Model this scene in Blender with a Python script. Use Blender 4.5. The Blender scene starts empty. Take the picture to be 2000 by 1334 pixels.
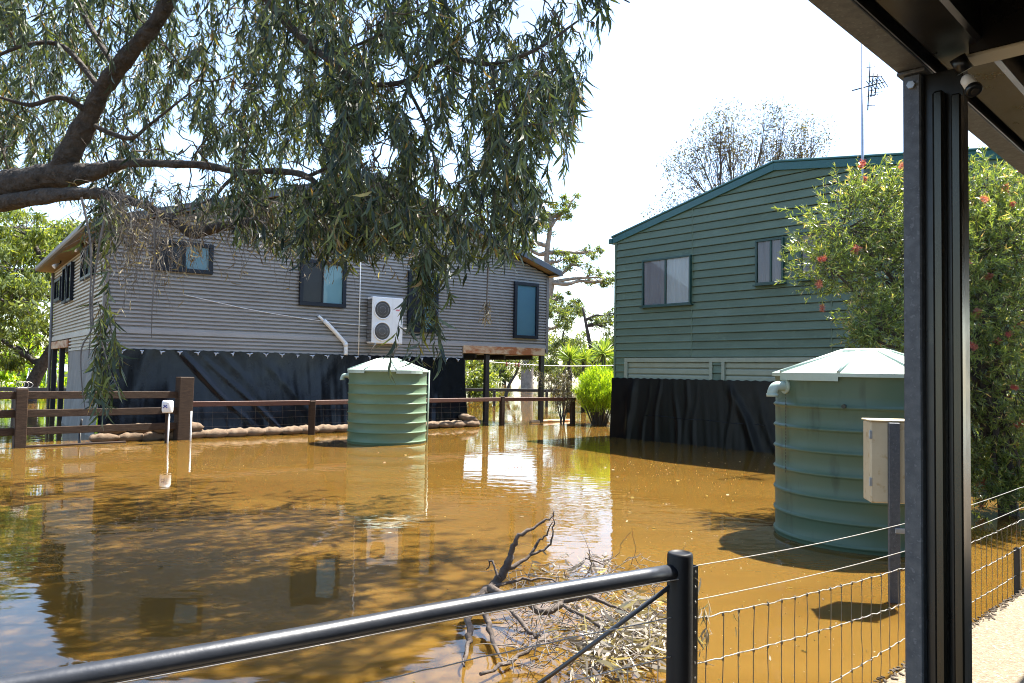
import bpy, math, random
import numpy as np
from mathutils import Vector
random.seed(7); RNG = np.random.default_rng(7)
SC = bpy.context.scene
COL = SC.collection
# ---------------------------------------------------------------- camera
F = 1500.0; HCAM = 1.6                      # focal length in photo pixels (2000 wide), eye height above the flood
pit = math.atan(59 / F); rol = 0.016
fw = np.array([0, math.cos(pit), math.sin(pit)])
up0 = np.array([0, -math.sin(pit), math.cos(pit)]); rt0 = np.array([1.0, 0, 0])
rt = math.cos(rol) * rt0 + math.sin(rol) * up0
upv = math.cos(rol) * up0 - math.sin(rol) * rt0
CAM = np.array([0, 0, HCAM])
cd = bpy.data.cameras.new('camera'); cam = bpy.data.objects.new('camera', cd); COL.objects.link(cam)
from mathutils import Matrix
cam.matrix_world = Matrix(((rt[0], upv[0], -fw[0], 0), (rt[1], upv[1], -fw[1], 0), (rt[2], upv[2], -fw[2], HCAM), (0, 0, 0, 1)))
cd.sensor_width = 36; cd.lens = 36 * F / 2000; cd.clip_start = 0.05; cd.clip_end = 3000
SC.camera = cam
# ---------------------------------------------------------------- sky, sun, exposure
SUN_AZ, SUN_EL = 38.5, 61.5                 # azimuth from +X towards +Y
w = bpy.data.worlds.new('World'); SC.world = w; w.use_nodes = True
nt = w.node_tree; bg = nt.nodes['Background']
sky = nt.nodes.new('ShaderNodeTexSky'); sky.sky_type = 'NISHITA'; sky.sun_disc = False
sky.sun_elevation = math.radians(SUN_EL); sky.sun_rotation = math.radians(90 - SUN_AZ)
sky.air_density = 1.0; sky.dust_density = 0.9; sky.ozone_density = 1.5
nt.links.new(sky.outputs[0], bg.inputs[0]); bg.inputs[1].default_value = 0.105
sl = bpy.data.lights.new('sun', 'SUN'); sun = bpy.data.objects.new('sun', sl); COL.objects.link(sun)
sl.energy = 4.8; sl.angle = math.radians(0.55); sl.color = (1.0, 0.95, 0.86)
sd_ = Vector((math.cos(math.radians(SUN_AZ)) * math.cos(math.radians(SUN_EL)), math.sin(math.radians(SUN_AZ)) * math.cos(math.radians(SUN_EL)), math.sin(math.radians(SUN_EL))))
sun.rotation_euler = sd_.to_track_quat('Z', 'Y').to_euler(); sun.location = (20, 20, 40)
vs = SC.view_settings; vs.view_transform = 'Standard'; vs.look = 'None'; vs.exposure = 2.1; vs.gamma = 1.0; vs.use_curve_mapping = False
SC.cycles.pixel_filter_type = 'BLACKMAN_HARRIS'; SC.cycles.filter_width = 1.05; SC.cycles.max_bounces = 10; SC.cycles.transparent_max_bounces = 12
# ---------------------------------------------------------------- where things stand
def ray(x, y): return rt * (x - 1000) / F + upv * (667 - y) / F + fw
def at(x, y, Y): d = ray(x, y); return CAM + d * Y / d[1]
def wat(x, y, z=0.0): d = ray(x, y); return CAM + d * (z - HCAM) / d[2]
def onp(x, y, p0, n): d = ray(x, y); return CAM + d * (np.dot(p0 - CAM, n) / np.dot(d, n))
def proj(P):
    d = np.asarray(P) - CAM; z = d @ fw
    return 1000 + F * (d @ rt) / z, 667 - F * (d @ upv) / z
V = lambda *a: np.array(a, float)
def nrm(v): v = np.asarray(v, float); return v / np.linalg.norm(v)
# ---------------------------------------------------------------- mesh helpers
class MB:
    def __init__(s): s.v = []; s.f = []; s.sm = []
    def add(s, vs, fs, smooth=False):
        b = len(s.v); s.v += [tuple(p) for p in vs]; s.f += [[b + i for i in f] for f in fs]; s.sm += [smooth] * len(fs); return s
    def quad(s, a, b, c, d): return s.add([a, b, c, d], [(0, 1, 2, 3)])
    def box(s, o, ax, ay, az, bev=0.0):
        """box from corner o with edge vectors ax ay az; bev chamfers every edge"""
        o, ax, ay, az = map(np.asarray, (o, ax, ay, az))
        if bev <= 0:
            v = [o + ax * i + ay * j + az * k for k in (0, 1) for j in (0, 1) for i in (0, 1)]
            f = [(0, 2, 3, 1), (4, 5, 7, 6), (0, 1, 5, 4), (2, 6, 7, 3), (0, 4, 6, 2), (1, 3, 7, 5)]
            if np.dot(np.cross(ax, ay), az) < 0: f = [q[::-1] for q in f]
            return s.add(v, f)
        la, lb, lc = (np.linalg.norm(q) for q in (ax, ay, az)); x, y, z = ax / la, ay / lb, az / lc
        bv = min(bev, la * .45, lb * .45, lc * .45); idx = {}; v = []
        for i in (0, 1):
            for j in (0, 1):
                for k in (0, 1):
                    c = o + ax * i + ay * j + az * k; sx, sy, sz = (1 - 2 * i), (1 - 2 * j), (1 - 2 * k)
                    for m, off in enumerate((y * sy + z * sz, x * sx + z * sz, x * sx + y * sy)):
                        idx[(i, j, k, m)] = len(v); v.append(c + off * bv)
        f = []
        for i in (0, 1): f.append([idx[(i, j, k, 0)] for j, k in ((0, 0), (1, 0), (1, 1), (0, 1))])
        for j in (0, 1): f.append([idx[(i, j, k, 1)] for i, k in ((0, 0), (1, 0), (1, 1), (0, 1))])
        for k in (0, 1): f.append([idx[(i, j, k, 2)] for i, j in ((0, 0), (1, 0), (1, 1), (0, 1))])
        for j in (0, 1):
            for k in (0, 1): f.append([idx[(0, j, k, 1)], idx[(1, j, k, 1)], idx[(1, j, k, 2)], idx[(0, j, k, 2)]])
        for i in (0, 1):
            for k in (0, 1): f.append([idx[(i, 0, k, 0)], idx[(i, 1, k, 0)], idx[(i, 1, k, 2)], idx[(i, 0, k, 2)]])
        for i in (0, 1):
            for j in (0, 1): f.append([idx[(i, j, 0, 0)], idx[(i, j, 1, 0)], idx[(i, j, 1, 1)], idx[(i, j, 0, 1)]])
        for i in (0, 1):
            for j in (0, 1):
                for k in (0, 1): f.append([idx[(i, j, k, m)] for m in (0, 1, 2)])
        ctr = o + (ax + ay + az) / 2; g = []
        for q in f:
            P = [v[t] for t in q]; n = np.cross(P[1] - P[0], P[2] - P[0])
            g.append(q if np.dot(n, sum(P) / len(P) - ctr) > 0 else q[::-1])
        return s.add(v, g)
    def tube(s, pts, rad, n=8, caps=True, smooth=True):
        pts = [np.asarray(p, float) for p in pts]; m = len(pts)
        if np.isscalar(rad): rad = [rad] * m
        v = []; T = nrm(pts[1] - pts[0]); a = V(0, 0, 1) if abs(T[2]) < .9 else V(1, 0, 0); N = nrm(np.cross(T, a))
        for i, p in enumerate(pts):
            t = pts[min(i + 1, m - 1)] - pts[max(i - 1, 0)]; l = np.linalg.norm(t); T = t / l if l > 1e-9 else T
            N = N - T * np.dot(N, T); N = nrm(N); B = np.cross(T, N)
            for k in range(n):
                an = 2 * math.pi * k / n; v.append(p + (N * math.cos(an) + B * math.sin(an)) * rad[i])
        f = [(i * n + k, i * n + (k + 1) % n, (i + 1) * n + (k + 1) % n, (i + 1) * n + k) for i in range(m - 1) for k in range(n)]
        s.add(v, f, smooth)
        if caps:
            b = len(s.v) - m * n
            s.f.append([b + k for k in range(n)][::-1]); s.sm.append(False)
            s.f.append([b + (m - 1) * n + k for k in range(n)]); s.sm.append(False)
        return s
    def lathe(s, c, prof, n=48, smooth=True, arc=None):
        """profile of (radius, z) about the vertical axis at c"""
        v = []; m = len(prof)
        for r, z in prof:
            for k in range(n):
                a = 2 * math.pi * k / n; v.append((c[0] + r * math.cos(a), c[1] + r * math.sin(a), c[2] + z))
        f = [(i * n + k, i * n + (k + 1) % n, (i + 1) * n + (k + 1) % n, (i + 1) * n + k) for i in range(m - 1) for k in range(n)]
        return s.add(v, f, smooth)
    def build(s, name, mat, parent=None, loc=None):
        off = np.zeros(3)
        if parent is not None: off = WL[parent.name]
        elif loc is not None: off = np.asarray(loc, float)
        me = bpy.data.meshes.new(name)
        me.from_pydata([tuple(np.asarray(p) - off) for p in s.v], [], s.f)
        me.polygons.foreach_set('use_smooth', s.sm); me.update()
        return link(name, me, mat, parent, loc)
WL = {}
def link(name, me, mat, parent=None, loc=None):
    if mat is not None: me.materials.append(mat)
    o = bpy.data.objects.new(name, me); COL.objects.link(o)
    if parent is not None: o.parent = parent; WL[o.name] = WL[parent.name]
    else:
        l = np.zeros(3) if loc is None else np.asarray(loc, float); o.location = l; WL[o.name] = l
    return o
def tag(o, label, cat, group=None, kind=None):
    if label: o['label'] = label
    if cat: o['category'] = cat
    if group: o['group'] = group
    if kind: o['kind'] = kind
    return o
def thing(name, label, cat, loc, group=None):
    o = bpy.data.objects.new(name, None); COL.objects.link(o); o.empty_display_size = .2
    o.location = tuple(loc); WL[o.name] = np.asarray(loc, float)
    return tag(o, label, cat, group)
def crom(pts, k=6):
    """smooth curve through pts (rows may carry a radius)"""
    P = [np.asarray(p, float) for p in pts]; P = [2 * P[0] - P[1]] + P + [2 * P[-1] - P[-2]]; out = []
    for i in range(1, len(P) - 2):
        a, b, c, d = P[i - 1:i + 3]
        for j in range(k):
            t = j / k; out.append(.5 * (2 * b + (c - a) * t + (2 * a - 5 * b + 4 * c - d) * t * t + (3 * b - a - 3 * c + d) * t ** 3))
    out.append(P[-2]); return out
# ---------------------------------------------------------------- materials
def mat(name, c, c2=None, scale=4.0, rough=.6, rough2=None, bump=0.0, bscale=60.0, metal=0.0, spec=.5, stretch=(1, 1, 1), c3=None, speck=60.0, bstretch=None, lo=.35, hi=.7, bdist=.02):
    m = bpy.data.materials.new(name); m.use_nodes = True; t = m.node_tree; N = t.nodes; L = t.links
    b = N['Principled BSDF']; b.inputs['Roughness'].default_value = rough; b.inputs['Metallic'].default_value = metal; b.inputs['Specular IOR Level'].default_value = spec
    tc = N.new('ShaderNodeTexCoord'); mp = N.new('ShaderNodeMapping'); mp.inputs['Scale'].default_value = stretch; L.new(tc.outputs['Object'], mp.inputs['Vector'])
    c = (*c, 1)
    if c2 is None: c2 = tuple(x * .8 for x in c[:3])
    no = N.new('ShaderNodeTexNoise'); no.inputs['Scale'].default_value = scale; no.inputs['Detail'].default_value = 8; no.inputs['Roughness'].default_value = .65; L.new(mp.outputs[0], no.inputs['Vector'])
    rp = N.new('ShaderNodeValToRGB'); rp.color_ramp.elements[0].position = lo; rp.color_ramp.elements[1].position = hi
    rp.color_ramp.elements[0].color = c; rp.color_ramp.elements[1].color = (*c2, 1); L.new(no.outputs['Fac'], rp.inputs[0]); out = rp.outputs[0]
    if c3 is not None:
        n2 = N.new('ShaderNodeTexNoise'); n2.inputs['Scale'].default_value = speck; n2.inputs['Detail'].default_value = 4; L.new(mp.outputs[0], n2.inputs['Vector'])
        r2 = N.new('ShaderNodeValToRGB'); r2.color_ramp.elements[0].position = .58; r2.color_ramp.elements[1].position = .68; L.new(n2.outputs['Fac'], r2.inputs[0])
        mx = N.new('ShaderNodeMix'); mx.data_type = 'RGBA'; L.new(r2.outputs[0], mx.inputs[0]); L.new(out, mx.inputs[6]); mx.inputs[7].default_value = (*c3, 1); out = mx.outputs[2]
    L.new(out, b.inputs['Base Color'])
    if rough2 is not None:
        mr = N.new('ShaderNodeMapRange'); L.new(no.outputs['Fac'], mr.inputs[0]); mr.inputs[1].default_value = .3; mr.inputs[2].default_value = .7; mr.inputs[3].default_value = rough; mr.inputs[4].default_value = rough2; L.new(mr.outputs[0], b.inputs['Roughness'])
    if bump > 0:
        mb = N.new('ShaderNodeMapping'); mb.inputs['Scale'].default_value = bstretch or stretch; L.new(tc.outputs['Object'], mb.inputs['Vector'])
        n3 = N.new('ShaderNodeTexNoise'); n3.inputs['Scale'].default_value = bscale; n3.inputs['Detail'].default_value = 5; L.new(mb.outputs[0], n3.inputs['Vector'])
        bu = N.new('ShaderNodeBump'); bu.inputs['Strength'].default_value = bump; bu.inputs['Distance'].default_value = bdist; L.new(n3.outputs['Fac'], bu.inputs['Height']); L.new(bu.outputs[0], b.inputs['Normal'])
    return m
def leafmat(name, cols, trans=.35, rough=.45, spec=.4):
    m = bpy.data.materials.new(name); m.use_nodes = True; t = m.node_tree; N = t.nodes; L = t.links; b = N['Principled BSDF']
    at_ = N.new('ShaderNodeAttribute'); at_.attribute_name = 'rnd'
    rp = N.new('ShaderNodeValToRGB'); e = rp.color_ramp.elements
    while len(e) < len(cols): e.new(.5)
    for i, (p, c) in enumerate(cols): e[i].position = p; e[i].color = (*c, 1)
    L.new(at_.outputs['Fac'], rp.inputs[0]); L.new(rp.outputs[0], b.inputs['Base Color']); b.inputs['Roughness'].default_value = rough; b.inputs['Specular IOR Level'].default_value = spec
    tr = N.new('ShaderNodeBsdfTranslucent'); hs = N.new('ShaderNodeMix'); hs.data_type = 'RGBA'; hs.blend_type = 'MULTIPLY'; hs.inputs[0].default_value = 1
    L.new(rp.outputs[0], hs.inputs[6]); hs.inputs[7].default_value = (1.9, 1.75, .6, 1); L.new(hs.outputs[2], tr.inputs[0])
    mx = N.new('ShaderNodeMixShader'); mx.inputs[0].default_value = trans; L.new(b.outputs[0], mx.inputs[1]); L.new(tr.outputs[0], mx.inputs[2]); L.new(mx.outputs[0], N['Material Output'].inputs[0])
    return m
def glassmat(name, tint=(.75, .82, .85), ior=1.5, amt=.75):
    m = bpy.data.materials.new(name); m.use_nodes = True; t = m.node_tree; N = t.nodes; L = t.links; N.remove(N['Principled BSDF'])
    fr = N.new('ShaderNodeFresnel'); fr.inputs[0].default_value = ior; gl = N.new('ShaderNodeBsdfGlossy'); gl.inputs['Roughness'].default_value = .015
    tr = N.new('ShaderNodeBsdfTransparent'); tr.inputs[0].default_value = (*tint, 1); mx = N.new('ShaderNodeMixShader')
    ad = N.new('ShaderNodeMath'); ad.operation = 'MULTIPLY_ADD'; ad.inputs[1].default_value = amt; ad.inputs[2].default_value = 0.0; L.new(fr.outputs[0], ad.inputs[0])
    L.new(ad.outputs[0], mx.inputs[0]); L.new(tr.outputs[0], mx.inputs[1]); L.new(gl.outputs[0], mx.inputs[2]); L.new(mx.outputs[0], N['Material Output'].inputs[0]); return m
K = {}
K['corr'] = mat('corrugated_grey', (.315, .312, .31), (.25, .248, .246), scale=.8, rough=.42, rough2=.6, spec=.5)
K['corr_side_bounce'] = mat('corrugated_side_bounce_lit', (.46, .44, .37), (.38, .36, .3), scale=.8, rough=.45, rough2=.6)  # cladding made lighter and yellower: sky and water bounce put into the colour
K['trim_grey'] = mat('grey_trim', (.17, .16, .15), rough=.5)
K['frame_dark'] = mat('dark_blue_frame', (.008, .012, .02), (.012, .017, .027), rough=.4, spec=.25)
K['roof_dark'] = mat('dark_roof', (.05, .06, .08), (.07, .08, .1), scale=2, rough=.4)
K['soffit'] = mat('tan_soffit', (.24, .17, .085), (.2, .14, .07), scale=2, rough=.6)
K['timber_pale'] = mat('weathered_pale_timber', (.5, .36, .22), (.3, .1, .025), scale=1.5, rough=.65, stretch=(1.0, 1.0, 2), bump=.15, bscale=20, lo=.47, hi=.58)
K['timber_dark'] = mat('dark_timber', (.032, .019, .012), (.07, .043, .026), scale=6, spec=.2, rough=.7, stretch=(1, 1, 6), bump=.4, bscale=30, c3=(.03, .02, .015), speck=25)
K['timber_red'] = mat('red_timber', (.13, .05, .028), (.08, .035, .022), scale=5, rough=.6, stretch=(1, 1, 8), bump=.3, bscale=30)
K['post_black'] = mat('black_post', (.018, .017, .018), (.03, .028, .028), rough=.5)
K['tarp'] = mat('black_plastic', (.003, .0035, .006), (.005, .006, .009), scale=3, rough=.17, rough2=.3, spec=.32, bump=.15, bscale=4)
K['tarp_matt'] = mat('black_plastic_dull', (.003, .003, .0035), (.005, .005, .005), scale=3, rough=.3, rough2=.42, spec=.16, bump=.15, bscale=5)
K['cloth_grey'] = mat('grey_sheet', (.2, .185, .165), (.15, .14, .125), scale=2, rough=.7)
K['white'] = mat('white_plastic', (.78, .78, .76), (.7, .7, .68), rough=.4)
K['clip'] = mat('pale_tie', (.55, .6, .68), (.4, .45, .52), rough=.5)
K['ac_white'] = mat('white_enamel', (.8, .8, .79), (.72, .72, .7), scale=3, rough=.35)
K['ac_dark'] = mat('dark_grille', (.05, .05, .05), rough=.5)
K['ac_grey'] = mat('grille_wire', (.3, .3, .29), rough=.4)
K['red_print'] = mat('red_print', (.6, .04, .06), rough=.5)
K['blue_print'] = mat('blue_print', (.06, .08, .3), rough=.5)
K['bag'] = mat('hessian', (.19, .135, .085), (.125, .08, .048), scale=5, rough=.9, bump=.5, bscale=70, c3=(.12, .06, .032), speck=12)
K['green_side'] = mat('green_weatherboard', (.1, .155, .1), (.085, .134, .086), scale=.7, rough=.38, rough2=.55, spec=.5, c3=(.106, .163, .106), speck=4)
K['gs2'] = mat('green_weatherboard_faded', (.11, .164, .108), (.09, .14, .092), scale=1.1, rough=.42, rough2=.6, c3=(.088, .136, .088), speck=6, stretch=(1, 1, 3))
K['gs3'] = mat('green_weatherboard_grubby', (.092, .143, .09), (.075, .118, .075), scale=.9, rough=.4, rough2=.6, c3=(.098, .15, .097), speck=5, stretch=(1, 1, 3))
K['corr2'] = mat('corrugated_grey_dusty', (.3, .296, .29), (.235, .232, .228), scale=1.2, rough=.45, rough2=.6, c3=(.26, .25, .235), speck=3)
K['green_dark'] = mat('dark_green_fascia', (.012, .085, .085), (.016, .1, .1), rough=.35)
K['green_frame'] = mat('green_frame', (.015, .06, .05), rough=.4)
K['door_green'] = mat('pale_green_door', (.27, .31, .235), (.225, .265, .2), rough=.4)
K['tank'] = mat('tank_green', (.115, .185, .1), (.098, .158, .086), scale=1.2, rough=.42, rough2=.55, c3=(.105, .16, .092), speck=7)
K['tank2'] = mat('tank_green_shaded_streaked', (.07, .124, .08), (.058, .105, .067), scale=1.0, rough=.42, rough2=.6, c3=(.042, .075, .05), speck=6, stretch=(1, 1, .22))  # tank green with shade mixed into its tint, plus real stain streaks
K['lid'] = mat('tank_lid', (.4, .5, .42), (.35, .44, .37), scale=2, rough=.4)
K['stain'] = mat('dark_stain', (.03, .04, .03), rough=.6)
K['galv'] = mat('galvanised_steel', (.11, .12, .135), (.065, .073, .085), scale=45, rough=.5, rough2=.65, metal=.35, c3=(.15, .16, .18), speck=90)
K['galv_light'] = mat('galvanised_bright', (.42, .44, .46), (.32, .34, .36), scale=20, rough=.4, metal=.6)
K['box_cream'] = mat('cream_box', (.55, .48, .33), (.47, .4, .26), scale=4, rough=.5, c3=(.4, .3, .16), speck=14)
K['black_paint'] = mat('black_powder_coat', (.006, .006, .0065), (.009, .009, .0095), scale=8, rough=.25, rough2=.4)
K['pipe_black'] = mat('black_pipe', (.016, .019, .026), (.026, .03, .038), scale=5, rough=.3, rough2=.42, spec=.7, bump=.04, bscale=60)
K['cream_bounce'] = mat('cream_bounce', (.42, .4, .33), (.36, .34, .28), rough=.5)  # cream is bounced sunlight painted under the cross beam; house wall shares it
K['roof_under'] = mat('roof_underside', (.035, .029, .022), (.025, .021, .017), rough=.5)
K['wire'] = mat('galvanised_wire', (.45, .43, .4), (.28, .26, .23), scale=30, rough=.4, metal=.4)
K['wire_dark'] = mat('dull_wire', (.2, .16, .11), (.12, .1, .07), scale=30, rough=.5, metal=.3)
K['bark'] = mat('rough_bark', (.085, .07, .058), (.016, .013, .011), scale=11, rough=.9, bump=1.0, bscale=16, c3=(.085, .072, .062), speck=22, bdist=.06)
K['bark_pale'] = mat('pale_bark', (.3, .25, .2), (.12, .1, .08), scale=3, rough=.85, bump=.5, bscale=12)
K['twig'] = mat('twig', (.06, .045, .035), (.1, .08, .06), scale=10, rough=.85)
K['deadwood'] = mat('dead_wood', (.05, .036, .028), (.13, .1, .08), scale=14, rough=.85, bump=.5, bscale=40)
K['twig_pale'] = mat('pale_twig', (.2, .175, .155), (.1, .085, .072), scale=10, rough=.85)
K['curtain'] = mat('curtain', (.85, .84, .84), (.7, .69, .69), scale=3, rough=.9, stretch=(1, 1, .1))
K['curtain_dim'] = mat('curtain_mauve', (.5, .45, .47), (.4, .36, .38), scale=3, rough=.9, stretch=(1, 1, .1))
K['blind'] = mat('blind_sky_reflection', (.26, .46, .54), (.22, .4, .48), scale=1, rough=.5)  # blue is sky reflection in the glass put into whitish blinds; also frosted pane
K['blind_pale'] = mat('pale_blind_sky_reflection', (.4, .62, .66), (.34, .55, .6), scale=1, rough=.5)  # paler blind, its blue likewise a painted sky reflection
K['room_dark'] = mat('fly_screen', (.05, .052, .055), (.065, .065, .07), scale=2, rough=.6)
K['glass'] = glassmat('window_glass')
K['glass_dark'] = glassmat('screened_glass', (.6, .62, .65), 1.5, .35)
K['pebble'] = mat('exposed_aggregate', (.24, .185, .115), (.11, .078, .045), scale=38, rough=.85, bump=.9, bscale=60, c3=(.32, .27, .2), speck=60)
K['post_matt'] = mat('black_post_matt', (.006, .006, .007), (.009, .009, .01), scale=10, rough=.5, spec=.25)
K['guide'] = mat('bare_guide_metal', (.06, .056, .046), (.045, .042, .035), scale=6, rough=.22, rough2=.32, metal=.9, stretch=(1, 1, .1))
K['kerb_dirt'] = mat('dirt', (.06, .045, .03), (.1, .075, .05), scale=20, rough=.95, bump=.6, bscale=40)
K['gum'] = leafmat('gum_leaves', [(0, (.01, .02, .015)), (.3, (.034, .054, .034)), (.55, (.074, .102, .06)), (.75, (.11, .15, .065)), (.92, (.22, .24, .055)), (1, (.26, .17, .07))], trans=.3, rough=.36, spec=.4)
K['gum_dry'] = leafmat('dry_gum_leaves', [(0, (.1, .075, .055)), (.6, (.27, .235, .185)), (1, (.52, .47, .38))], trans=.2, rough=.6)
K['gum_far'] = leafmat('far_leaves', [(0, (.055, .085, .03)), (.5, (.1, .14, .045)), (1, (.2, .24, .06))], trans=.4, rough=.5)
K['gum_sun'] = leafmat('sunny_leaves', [(0, (.04, .07, .02)), (.5, (.11, .15, .035)), (1, (.24, .27, .055))], trans=.45, rough=.5)
K['gum_grey'] = leafmat('greyish_leaves', [(0, (.045, .044, .032)), (.5, (.075, .072, .05)), (1, (.14, .12, .08))], trans=.3, rough=.5)
K['brush'] = leafmat('bottlebrush_leaves', [(0, (.06, .1, .035)), (.5, (.14, .2, .06)), (.85, (.27, .32, .09)), (1, (.5, .36, .2))], trans=.35, rough=.33, spec=.7)
K['flower'] = leafmat('red_stamens', [(0, (.3, .025, .045)), (.6, (.42, .12, .13)), (1, (.55, .38, .3))], trans=.3, rough=.5)
K['lime'] = leafmat('lime_blades', [(0, (.1, .2, .015)), (.5, (.24, .38, .02)), (1, (.42, .52, .05))], trans=.45, rough=.5)
K['palm'] = leafmat('palm_blades', [(0, (.08, .15, .03)), (.5, (.2, .3, .05)), (1, (.36, .42, .1))], trans=.35, rough=.4)
def watermat():
    m = bpy.data.materials.new('muddy_flood_water'); m.use_nodes = True; t = m.node_tree; N = t.nodes; L = t.links; b = N['Principled BSDF']
    tc = N.new('ShaderNodeTexCoord')
    no = N.new('ShaderNodeTexNoise'); no.inputs['Scale'].default_value = .5; no.inputs['Detail'].default_value = 7; no.inputs['Distortion'].default_value = 1.2; ms = N.new('ShaderNodeMapping'); ms.inputs['Scale'].default_value = (.45, 1.5, 1); ms.inputs['Rotation'].default_value = (0, 0, -.3); L.new(tc.outputs['Object'], ms.inputs['Vector']); L.new(ms.outputs[0], no.inputs['Vector'])
    rp = N.new('ShaderNodeValToRGB'); rp.color_ramp.elements[0].position = .3; rp.color_ramp.elements[1].position = .7
    rp.color_ramp.elements[0].color = (.104, .055, .0098, 1); rp.color_ramp.elements[1].color = (.13, .072, .0142, 1); L.new(no.outputs['Fac'], rp.inputs[0]); L.new(rp.outputs[0], b.inputs['Base Color'])
    b.inputs['Roughness'].default_value = .025; b.inputs['IOR'].default_value = 1.33
    b.subsurface_method = 'BURLEY'; b.inputs['Subsurface Weight'].default_value = .4; b.inputs['Subsurface Radius'].default_value = (1, .6, .25); b.inputs['Subsurface Scale'].default_value = .09
    # gentle ripples: two noise sizes, stronger in some stretches than in others
    mp = N.new('ShaderNodeMapping'); mp.inputs['Scale'].default_value = (1.0, 1.9, 1); mp.inputs['Rotation'].default_value = (0, 0, .35); L.new(tc.outputs['Object'], mp.inputs['Vector'])
    r1 = N.new('ShaderNodeTexNoise'); r1.inputs['Scale'].default_value = 2.6; r1.inputs['Detail'].default_value = 2.5; r1.inputs['Roughness'].default_value = .45; L.new(mp.outputs[0], r1.inputs['Vector'])
    r2 = N.new('ShaderNodeTexNoise'); r2.inputs['Scale'].default_value = .16; r2.inputs['Detail'].default_value = 2; L.new(tc.outputs['Object'], r2.inputs['Vector'])
    mr = N.new('ShaderNodeMapRange'); mr.inputs[1].default_value = .4; mr.inputs[2].default_value = .68; mr.inputs[3].default_value = .12; mr.inputs[4].default_value = 1; L.new(r2.outputs['Fac'], mr.inputs[0])
    mu = N.new('ShaderNodeMath'); mu.operation = 'MULTIPLY'; L.new(r1.outputs['Fac'], mu.inputs[0]); L.new(mr.outputs[0], mu.inputs[1])
    bu = N.new('ShaderNodeBump'); bu.inputs['Strength'].default_value = .34; bu.inputs['Distance'].default_value = .02; L.new(mu.outputs[0], bu.inputs['Height']); L.new(bu.outputs[0], b.inputs['Normal'])
    return m
K['water'] = watermat()
# ================================================================ the setting
Z3 = V(0, 0, 1)
mb = MB(); mb.quad((-900, -60, 0), (900, -60, 0), (900, 1500, 0), (-900, 1500, 0))
tag(mb.build('water', K['water']), 'brown muddy flood water lying around the houses', None, kind='structure')
# near fence line and patio edge
FP = V(.63, 2.85, 0)                                   # round fence post
EF = nrm(V(.96, .88, 0)); NF = V(EF[1], -EF[0], 0)     # along the mesh fence, and inward
VE = nrm(V(1, 1, 0)); VN = V(VE[1], -VE[0], 0)         # along the verandah edge, and inward
pe0 = FP - EF * .1; pe1 = FP + EF * 14
mb = MB(); c = [FP - EF * .0 + V(.02, -.06, 0), pe1, pe1 + NF * 7, FP + V(4, -6, 0), V(-2.2, -4, 0), V(-2.2, .95, 0)]
top = [p + V(0, 0, .06) for p in c]; bot = [p + V(0, 0, -.5) for p in c]
n = len(c); mb.add(top + bot, [tuple(range(n))[::-1]] + [(i, (i + 1) % n, n + (i + 1) % n, n + i) for i in range(n)])
tag(mb.build('patio', K['pebble']), 'exposed pebble patio beside the mesh fence', None, kind='structure')
# ================================================================ grey house
HR = wat(1063, 825); A = V(.8, .6, 0); B = V(-.6, .8, 0); HW = 12.63; HD = 9.3
C0 = HR - A * HW
def hp(u, v, z): return C0 + A * u + B * v + Z3 * z
RU, RZ, RS = 6.4, 6.72, .32                            # ridge position, wall apex height, roof slope
house = thing('grey_house', 'grey corrugated metal house raised on posts above the flood behind the timber fence', 'house', C0)
def roofz(u): return RZ - RS * abs(u - RU)
def corr(name, z0, z1, half=False, pitch=.09, dep=.026, side=None, u0=0, u1=HW, mat_=None, out=0.0):
    """one corrugated sheet with level ribs, ends cut by the roof slope"""
    m = MB(); zs = sorted({round(q, 5) for k_ in range(int(z0 / pitch) - 1, int(z1 / pitch) + 2) for q in ((k_ + f_) * pitch for f_ in (0, .46, .58, .88)) if z0 < q < z1} | {z0, z1}); n = len(zs) - 1; vs = []
    for i in range(n + 1):
        z = zs[i]; fr_ = (z / pitch) % 1.0; fr_ = 0 if fr_ > .9995 else fr_; d = out + 2 * dep * float(np.interp(fr_, [0, .46, .58, .88, 1], [1, 1, 0, 0, 1]))
        if side is None:
            a, b = u0, u1
            if z > roofz(u0): a = max(u0, RU - (RZ - z) / RS)
            if z > roofz(u1): b = min(u1, RU + (RZ - z) / RS)
            if b < a: a = b = RU
            vs += [hp(a, -d, z), hp(b, -d, z)]
        else: vs += [hp(-d, side[1], z), hp(-d, side[0], z)]
    m.add(vs, [(2 * i, 2 * i + 1, 2 * i + 3, 2 * i + 2) for i in range(n)], False)
    return m.build(name, mat_ or K['corr'], house)
corr('wall_sheet', 1.97, 2.33, u1=9.42)
z = 2.43; k = 0
while z < RZ - .02:
    z1 = min(z + .792, RZ); corr('wall_sheet', z, z1, out=.003 * (k % 2), mat_=K['corr2' if k % 2 else 'corr']); z = z1; k += 1
mb = MB(); mb.box(hp(0, -.064, 2.33), A * HW, B * .06, Z3 * .1); mb.build('wall_flashing', K['corr'], house)
z = 2.43; k = 0
corr('side_wall_sheet', 1.97, 2.33, side=(0, 5.3), mat_=K['corr_side_bounce'])
while z < 4.68:
    z1 = min(z + .792, 4.68); corr('side_wall_sheet', z, z1, side=(0, HD), out=.003 * (k % 2), mat_=K['corr_side_bounce']); z = z1; k += 1
mb = MB(); mb.box(hp(-.064, 0, 2.33), B * HD, A * .06, Z3 * .1); mb.build('wall_flashing', K['corr_side_bounce'], house)
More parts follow.
